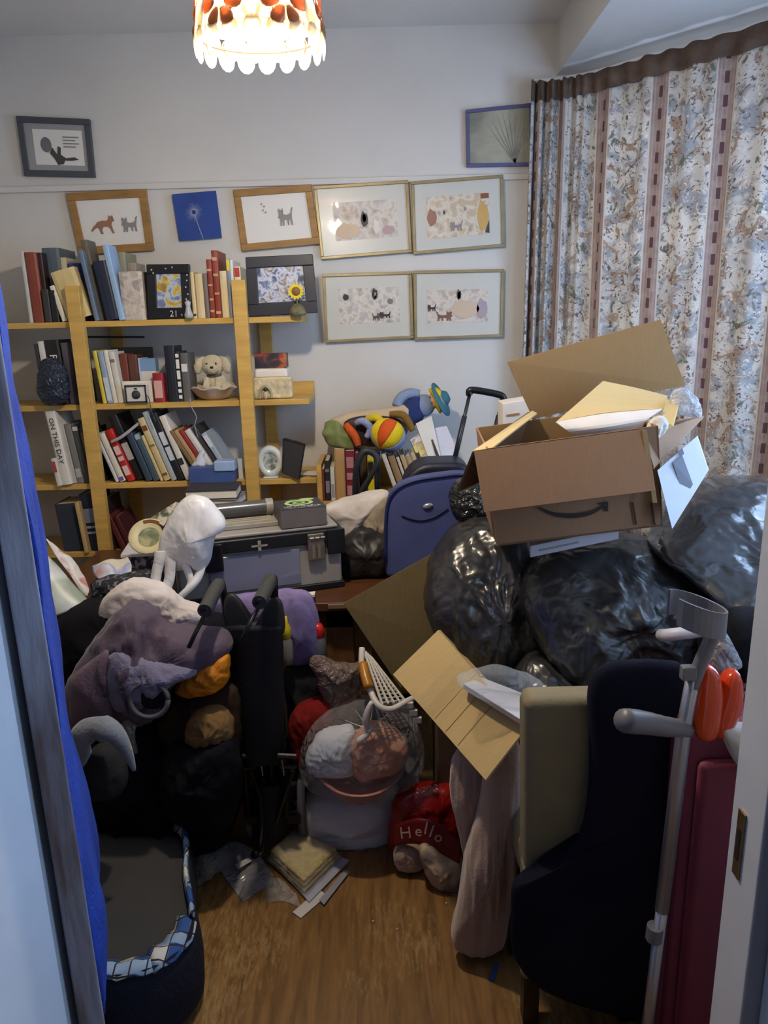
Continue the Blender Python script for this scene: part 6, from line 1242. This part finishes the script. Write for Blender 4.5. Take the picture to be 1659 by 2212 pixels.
v, f = inflate([(652, 1640), (660, 1590), (690, 1545), (735, 1520), (785, 1516), (840, 1524), (885, 1550), (908, 1590), (912, 1640), (895, 1672), (840, 1698), (780, 1708), (710, 1700), (664, 1676)], 1.98, .125, .10, 80, 12, .012, (13, 13, 13), 3); mk('bag_film', v, f, film('tied_bag_film', (238, 240, 244), .90, 13), tb2, smooth=True)
kn = P(797, 1578, 1.855); 
for pts in ([(797, 1578), (790, 1560), (795, 1535), (803, 1516)], [(797, 1578), (790, 1590), (776, 1600), (778, 1606)]):
    mk('tie', *tube(spline([P(a_, b_, 1.855) for a_, b_ in pts], 10), [.006+.004*sin(pi*i/9) for i in range(10)], 8), S((214, 210, 206), .4), tb2, smooth=True)
mk('knot', *ball(kn, .010, .008, .010, 12, 8), S((214, 210, 206), .4), tb2, smooth=True)
for k in range(9):
    a_ = pi*2*k/9; mk('gather', *tube([kn+Vector((0, .004, 0)), kn+Vector((.075*cos(a_), .025, .06*sin(a_)))], [.0022, .0006], 5), S((206, 206, 210), .3), tb2)
# white basket on its side with slotted wall and amber handle
def PB(px, py, Y): return P(px, py, Y-.07)
m_wp = S((214, 208, 198), .35); bkx = thing('white_basket', 'white slotted plastic basket with an amber handle grip', 'basket', PB(830, 1540, 1.95))
q = [PB(783, 1402, 2.06), PB(790, 1408, 2.08), PB(886, 1512, 1.98), PB(828, 1530, 1.92)]
def bq(s, t): return lerp2([PB(786, 1404, 2.06), PB(802, 1420, 2.08), PB(876, 1515, 1.98), PB(826, 1522, 1.93)], s, t)
for k in range(5): mk('slat', *tube([bq(k/4, 0), bq(k/4, 1)], .004, 6), m_wp, bkx)
for k in range(14): mk('crossbar', *tube([bq(0, (k+.5)/14), bq(1, (k+.5)/14)], .0022, 5), m_wp, bkx)
mk('rim', *tube(spline([PB(782, 1400, 2.06), PB(782, 1440, 2.02), PB(800, 1492, 1.96), PB(818, 1524, 1.92), PB(846, 1532, 1.92), PB(885, 1512, 1.95), PB(905, 1505, 1.98)], 26), .009, 10), m_wp, bkx, smooth=True)
mk('handle_grip', *tube(spline([PB(784, 1434, 2.02), PB(789, 1460, 1.985), PB(797, 1486, 1.955)], 8), .0145, 10), M('amber_plastic', (176, 116, 30), .3, .15), bkx, smooth=True)
v, f, uv = sheet([[(826, 1528, 1.94), (850, 1532, 1.95), (892, 1515, 1.99)], [(850, 1572, 1.98), (875, 1570, 1.99), (902, 1556, 2.02)]], 8, 8); mk('outer_wall', v, f, m_wp, bkx, smooth=True, solid=.004)
for k in range(3): mk('rim_clip', *box(*(lambda p: (p.x-.012, p.x+.012, p.y-.006, p.y+.004, p.z-.010, p.z+.008))(PB(884+9*k, 1522+16*k, 1.94))), m_wp, bkx, bevel=.002)
# crutch
m_cg = M('grey_crutch_plastic', (112, 112, 118), .4, .08, 8); m_al = M('brushed_aluminium', (176, 178, 186), .3, .06, 10, metal=.7)
YC = 1.19; ct = thing('crutch', 'grey forearm crutch with arm cuff leaning by the suitcase', 'crutch', (PZ(1392, 2240, 0).x, YC, 0))
xh = P(1478, 1570, YC); xbm = Vector((P(1394, 2200, YC).x, YC, 0.0))
mk('lower_pole', *tube([xbm+Vector((0, 0, .02)), xh.lerp(xbm, .45)], .0115, 12), m_al, ct, smooth=True); mk('upper_pole', *tube([xh.lerp(xbm, .46), xh, P(1500, 1455, YC-.005)], .0135, 12), m_al, ct, smooth=True)
mk('collar', *tube([P(1412, 2030, YC), P(1416, 2000, YC)], .0165, 12), m_cg, ct, bevel=.002); mk('rubber_foot', *lathe([(.001, 0), (.02, 0), (.019, .02), (.014, .045)], xbm, 14), dk, ct, smooth=True)
mk('hand_grip', *tube(spline([P(1484, 1574, YC), P(1440, 1570, YC-.03), P(1395, 1562, YC-.06), P(1345, 1556, YC-.09)], 14), [.016, .016, .016, .017, .018, .018, .019, .019, .02, .02, .021, .021, .021, .019], 12), m_cg, ct, smooth=True)
mk('arm_stem', *tube(spline([P(1494, 1490, YC-.004), P(1510, 1440, YC-.01), P(1532, 1390, YC-.02), P(1548, 1345, YC-.03)], 12), .0125, 12), m_cg, ct, smooth=True)
mk('clip_lever', *box(*(lambda p: (p.x-.022, p.x+.004, p.y-.012, p.y+.006, p.z-.012, p.z+.014))(P(1496, 1452, YC-.01))), m_cg, ct, bevel=.003)
# open arm cuff: a C-shaped band
cc = P(1505, 1326, YC-.01); ax_ = Vector((-.18, -.10, 1)).normalized()
v = []; f = []; nn = 26
for i in range(nn+1):
    a_ = rad(-150+300*i/nn); 
    for h in (-.024, .024):
        for r_ in (.050, .046):
            v.append(cc+Vector((cos(a_)*r_, sin(a_)*r_*.9, h+cos(a_)*-.016)))
for i in range(nn):
    b_ = 4*i; f += [(b_, b_+4, b_+6, b_+2), (b_+1, b_+3, b_+7, b_+5), (b_, b_+1, b_+5, b_+4), (b_+2, b_+6, b_+7, b_+3)]
f += [(0, 2, 3, 1), (4*nn, 4*nn+1, 4*nn+3, 4*nn+2)]
mk('arm_cuff', v, f, m_cg, ct, smooth=False)
tag(mk('white_tube', *tube([P(1428, 1372, 1.52), P(1440, 1372, 1.50), P(1525, 1362, 1.46)], .014, 14), S((200, 200, 206), .35), smooth=True), 'short white tube lying on the bin bag under the arm cuff', 'tube')
# burgundy suitcase, standing
m_bu = M('burgundy_nylon', (118, 44, 66), .55, .1, 9, bump=.2, bs=260, dist=.002)
sx0, sy0 = P(1472, 1640, 1.23).x, 1.23; szt = P(1540, 1572, 1.22).z
sc_ = thing('burgundy_suitcase', 'tall burgundy fabric suitcase standing by the door frame', 'suitcase', (sx0+.16, sy0+.12, 0))
mk('body', *box(sx0, sx0+.30, sy0, sy0+.24, .05, szt), m_bu, sc_, bevel=.035)
mk('front_pocket', *box(sx0+.03, sx0+.27, sy0-.022, sy0+.01, .10, szt-.07), m_bu, sc_, bevel=.018)
mk('zip', *tube([(sx0+.012, sy0+.012, .10), (sx0+.012, sy0+.012, szt-.05)], .004, 6), S((80, 26, 44)), sc_)
mk('zip_pull', *tube([P(1468, 1690, sy0-.012), P(1466, 1720, sy0-.012)], .004, 6), m_ch, sc_)
mk('top_handle', *tube(spline([(sx0+.09, sy0+.1, szt-.004), (sx0+.11, sy0+.1, szt+.02), (sx0+.19, sy0+.1, szt+.02), (sx0+.21, sy0+.1, szt-.004)], 14), .008, 8), S((60, 22, 34)), sc_, smooth=True)
for x in (sx0+.04, sx0+.26): mk('wheel', *tube([(x-.015, sy0+.2, .03), (x+.015, sy0+.2, .03)], .03, 14), dk, sc_); mk('front_foot', *box(x-.015, x+.015, sy0+.02, sy0+.05, 0, .055), dk, sc_)
# glossy orange bottle, silver pouch, white cushion and black case on the suitcase
m_og = M('glossy_orange_plastic', (206, 62, 14), .15, .15, 6, coat=.6)
ob_ = thing('orange_bottles', 'glossy orange two-lobed plastic bottle above the burgundy suitcase', 'bottle', P(1535, 1575, 1.195))
v, f = inflate([(1492, 1520), (1500, 1466), (1520, 1436), (1545, 1444), (1556, 1480), (1554, 1530), (1540, 1590), (1506, 1592), (1492, 1560)], 1.195, .03, .025, 48, 8); mk('lobe', v, f, m_og, ob_, smooth=True)
v, f = inflate([(1534, 1550), (1546, 1500), (1566, 1456), (1592, 1448), (1600, 1490), (1590, 1540), (1572, 1576), (1545, 1590)], 1.20, .028, .025, 48, 8); mk('lobe', v, f, m_og, ob_, smooth=True)
cloth('silver_pouch', 'crumpled silver-grey pouch above the orange bottle', 'pouch', [(1535, 1440), (1540, 1390), (1556, 1362), (1572, 1378), (1580, 1400), (1592, 1424), (1580, 1440), (1566, 1468), (1550, 1460)], 1.36, .03, (0, 0, 0), .008, (24, 24, 24), 3, mat=crinkle('silver_grey_film', (140, 138, 142), .3, 18, .5), N=50)
cloth('white_cushion', 'white cushion stuffed between the suitcase and door frame', 'cushion', [(1556, 1570), (1590, 1566), (1640, 1580), (1650, 1640), (1640, 1680), (1600, 1660), (1572, 1610)], 1.19, .03, (210, 202, 190), .004, (12, 12, 12), 3, N=44)
cloth('black_rucksack', 'black rucksack behind the silver pouch', 'rucksack', [(1570, 1340), (1620, 1320), (1680, 1340), (1700, 1430), (1680, 1510), (1600, 1500), (1575, 1440)], 1.42, .06, (22, 23, 28), .010, (12, 12, 12), 4, N=50)
cloth('grey_jumper', 'grey jumper between the rucksack and suitcase', 'jumper', [(1580, 1480), (1620, 1478), (1660, 1500), (1660, 1570), (1600, 1580), (1580, 1540)], 1.38, .05, (150, 140, 136), .010, (14, 14, 14), 4, N=44)
# ================================================================== foreground left and floor
pbx = [PZ(*p, .20) for p in ((150, 1800), (378, 1786), (404, 1900), (414, 2010), (345, 2085), (236, 2110), (130, 2080))]
pet = thing('pet_bed', 'navy fabric pet bed with tartan lining and dark grey cushion', 'pet bed', sum(pbx, Vector())/7*1+Vector((0, 0, -.20)))
c0 = sum(pbx, Vector())/7
ringp = spline(pbx, 42, True); v = []; f = []; n = 42
for s, z in ((1.0, .002), (1.10, .03), (1.13, .10), (1.08, .17), (1.03, .21), (.97, .205), (.95, .15)): v += [Vector((c0.x+(p.x-c0.x)*s, c0.y+(p.y-c0.y)*s, z+.006*noise.noise(p*14)*min(1, z*30))) for p in ringp]
f = [(i*n+j, i*n+(j+1) % n, (i+1)*n+(j+1) % n, (i+1)*n+j) for i in range(6) for j in range(n)]+[tuple(range(n))]
mk('wall', v, f, M('navy_pet_fabric', (20, 26, 46), .9, .2, 9, bump=.4, bs=90), pet, smooth=True)
v, f = prism([Vector((c0.x+(p.x-c0.x)*.96, c0.y+(p.y-c0.y)*.96, .13)) for p in ringp], (0, 0, .062)); mk('cushion', v, f, M('dark_grey_felt', (62, 62, 62), .95, .1, 6, bump=.2, bs=150), pet, bevel=.012)
def tartan():
    m = M('blue_white_tartan', (70, 110, 170), .9, .1); t = m.node_tree; L = t.links.new; b = t.nodes['Principled BSDF']; tc = N_(t, 'ShaderNodeTexCoord'); sp = N_(t, 'ShaderNodeSeparateXYZ'); L(tc.outputs['Object'], sp.inputs[0]); last = None
    col = None
    def stripe(sock, per, w_):
        d = N_(t, 'ShaderNodeMath', operation='DIVIDE'); L(sock, d.inputs[0]); d.inputs[1].default_value = per; fr = N_(t, 'ShaderNodeMath', operation='FRACT'); L(d.outputs[0], fr.inputs[0]); c = N_(t, 'ShaderNodeMath', operation='COMPARE'); L(fr.outputs[0], c.inputs[0]); c.inputs[1].default_value = .5; c.inputs[2].default_value = w_; return c.outputs[0]
    def mix(fac, a, c):
        x = N_(t, 'ShaderNodeMix', data_type='RGBA'); L(fac, x.inputs[0])
        for i, y in ((6, a), (7, c)):
            if isinstance(y, tuple): x.inputs[i].default_value = y
            else: L(y, x.inputs[i])
        return x.outputs[2]
    col = mix(stripe(sp.outputs[0], .07, .28), lin((52, 92, 160)), lin((216, 216, 210))); col = mix(stripe(sp.outputs[1], .08, .2), col, lin((150, 176, 206))); col = mix(stripe(sp.outputs[0], .035, .05), col, lin((50, 50, 60))); col = mix(stripe(sp.outputs[1], .04, .05), col, lin((50, 50, 60)))
    L(col, b.inputs['Base Color']); return m
m_tt = tartan()
def edge_patch(i0, i1, s0, s1, z0, z1):
    v = []; f = []; idx = [k % n for k in range(i0, i1+1)]
    for k in idx:
        p = ringp[k]
        for s, z in ((s1, z1), ((s0+s1)/2, max(z0, z1)+.012), (s0, z0)): v.append(Vector((c0.x+(p.x-c0.x)*s, c0.y+(p.y-c0.y)*s, z+.004*sin(k*1.9))))
    f = [(3*i+a_, 3*i+a_+1, 3*i+a_+4, 3*i+a_+3) for i in range(len(idx)-1) for a_ in (0, 1)]
    mk('tartan_lining', v, f, m_tt, pet, smooth=True, solid=.006)
edge_patch(6, 17, .94, 1.03, .205, .215); edge_patch(17, 25, .74, 1.06, .20, .20); edge_patch(25, 34, .80, 1.06, .20, .205)
def floorsheet(name, label, cat, pts, zs, mat, amp=.004, sd=1, nu=14, nv=14, solid=.0015, fine=0):
    rows = [[PZ(px, py, z) for (px, py), z in zip(r, zr)] for r, zr in zip(pts, zs)]
    v, f, uv = sheet(rows, nu, nv, amp, (22, 22, 22), sd, True, fine); v = [Vector((p.x, p.y, max(p.z, .002))) for p in v]
    return tag(mk(name, v, f, mat, smooth=True, solid=solid), label, cat)
floorsheet('clear_packet', 'large crumpled clear plastic packet beside the pet bed', 'plastic packet', [[(400, 1768), (425, 1735), (460, 1760)], [(384, 1820), (430, 1800), (490, 1800)], [(400, 1890), (450, 1870), (500, 1850)], [(420, 1920), (450, 1905), (490, 1880)]], [[.06, .10, .06], [.05, .09, .05], [.03, .06, .03], [.006, .02, .006]], film('packet_film', (210, 210, 214), .8, 24), .014, 3, 18, 18, fine=.006)
floorsheet('grey_sheet', 'grey translucent plastic sheet lying flat on the floor', 'plastic sheet', [[(460, 1835), (510, 1815), (560, 1845)], [(480, 1885), (530, 1870), (590, 1890)], [(526, 1950), (550, 1930), (588, 1908)]], [[.03, .04, .02], [.01, .02, .01], [.003, .006, .004]], film('grey_sheet_film', (170, 168, 172), .55, 9), .004, 5)
mk('paper_label', *quadslab([PZ(*p, .032) for p in ((508, 1868), (538, 1852), (544, 1860), (514, 1878))], (0, 0, .001)), S((190, 188, 188)), bpy.data.objects['grey_sheet'])
floorsheet('clear_scrap', 'small clear film scrap beside the yellow packet', 'plastic scrap', [[(572, 1905), (600, 1895), (640, 1930)], [(578, 1950), (610, 1945), (650, 1960)]], [[.01, .02, .01], [.003, .006, .003]], film('scrap_film', (220, 214, 206), .7, 30), .006, 7)
yp = thing('yellow_cloth_packet', 'folded yellow cloth in shiny clear packaging on the floor', 'packet', PZ(660, 1900, 0))
q = [PZ(*p, .004) for p in ((578, 1868), (640, 1812), (755, 1862), (668, 1952))]
mk('backing_card', *quadslab([q[0].lerp(q[1], .15), q[1], q[2], q[3]], (0, 0, .006)), S((170, 172, 190)), yp)
c0y = sum(q, Vector())/4; qq = [c0y+(p-c0y)*.86+Vector((-.012, .006, .011)) for p in q]
for k in range(3):
    s = 1-.03*k; ck = sum(qq, Vector())/4; mk('folded_cloth', *quadslab([ck+(p-ck)*s+Vector((0, 0, .013*k)) for p in qq], (0, 0, .0125)), M('yellow_cloth', (196, 172, 92), .8, .1, 10, bump=.2, bs=80), yp, bevel=.005)
rows = [[qq[0].lerp(qq[1], a_).lerp(qq[3].lerp(qq[2], a_), b_)+(qq[0].lerp(qq[1], a_).lerp(qq[3].lerp(qq[2], a_), b_)-ck)*.10+Vector((0, 0, .045 if 0 < a_ < 1 and 0 < b_ < 1 else .004)) for a_ in (0, .12, .5, .88, 1)] for b_ in (0, .12, .5, .88, 1)]
v, f, uv = sheet(rows, 26, 26, .003, (30, 30, 30), 4, True, .002); mk('film_wrap', v, f, film('packet_wrap', (240, 238, 230), .88, 20), yp, smooth=True, solid=.0008)
tag(mk('white_strip', *quadslab([PZ(*p, .002) for p in ((632, 1972), (690, 1922), (706, 1936), (650, 1985))], (0, 0, .003)), S((206, 204, 200))), 'white paper strip sticking out under the yellow packet', 'paper')
tag(mk('grey_strip', *quadslab([PZ(*p, .006) for p in ((690, 1945), (745, 1880), (755, 1885), (700, 1956))], (0, 0, .003)), S((150, 150, 160))), 'grey card strip along the edge of the yellow packet', 'card')
tag(mk('blue_tape', *quadslab([PZ(*p, .001) for p in ((1056, 2118), (1070, 2080), (1078, 2082), (1066, 2120))], (0, 0, .0025)), S((40, 76, 140))), 'short blue strip of tape on the floor by the chair', 'tape')
for k, (px, py) in enumerate(((806, 1991), (858, 2008), (964, 1952))):
    p = PZ(px, py, .001); tag(mk('crumb', *ball(p+Vector((0, 0, .002)), .003, .003, .002, 8, 6), S((206, 196, 176))), ('white crumb on the bare floor, alone in front of the yellow packet', 'white crumb on the bare floor in front of the red bag', 'white crumb on the floor next to the fleece corner')[k], 'crumb')
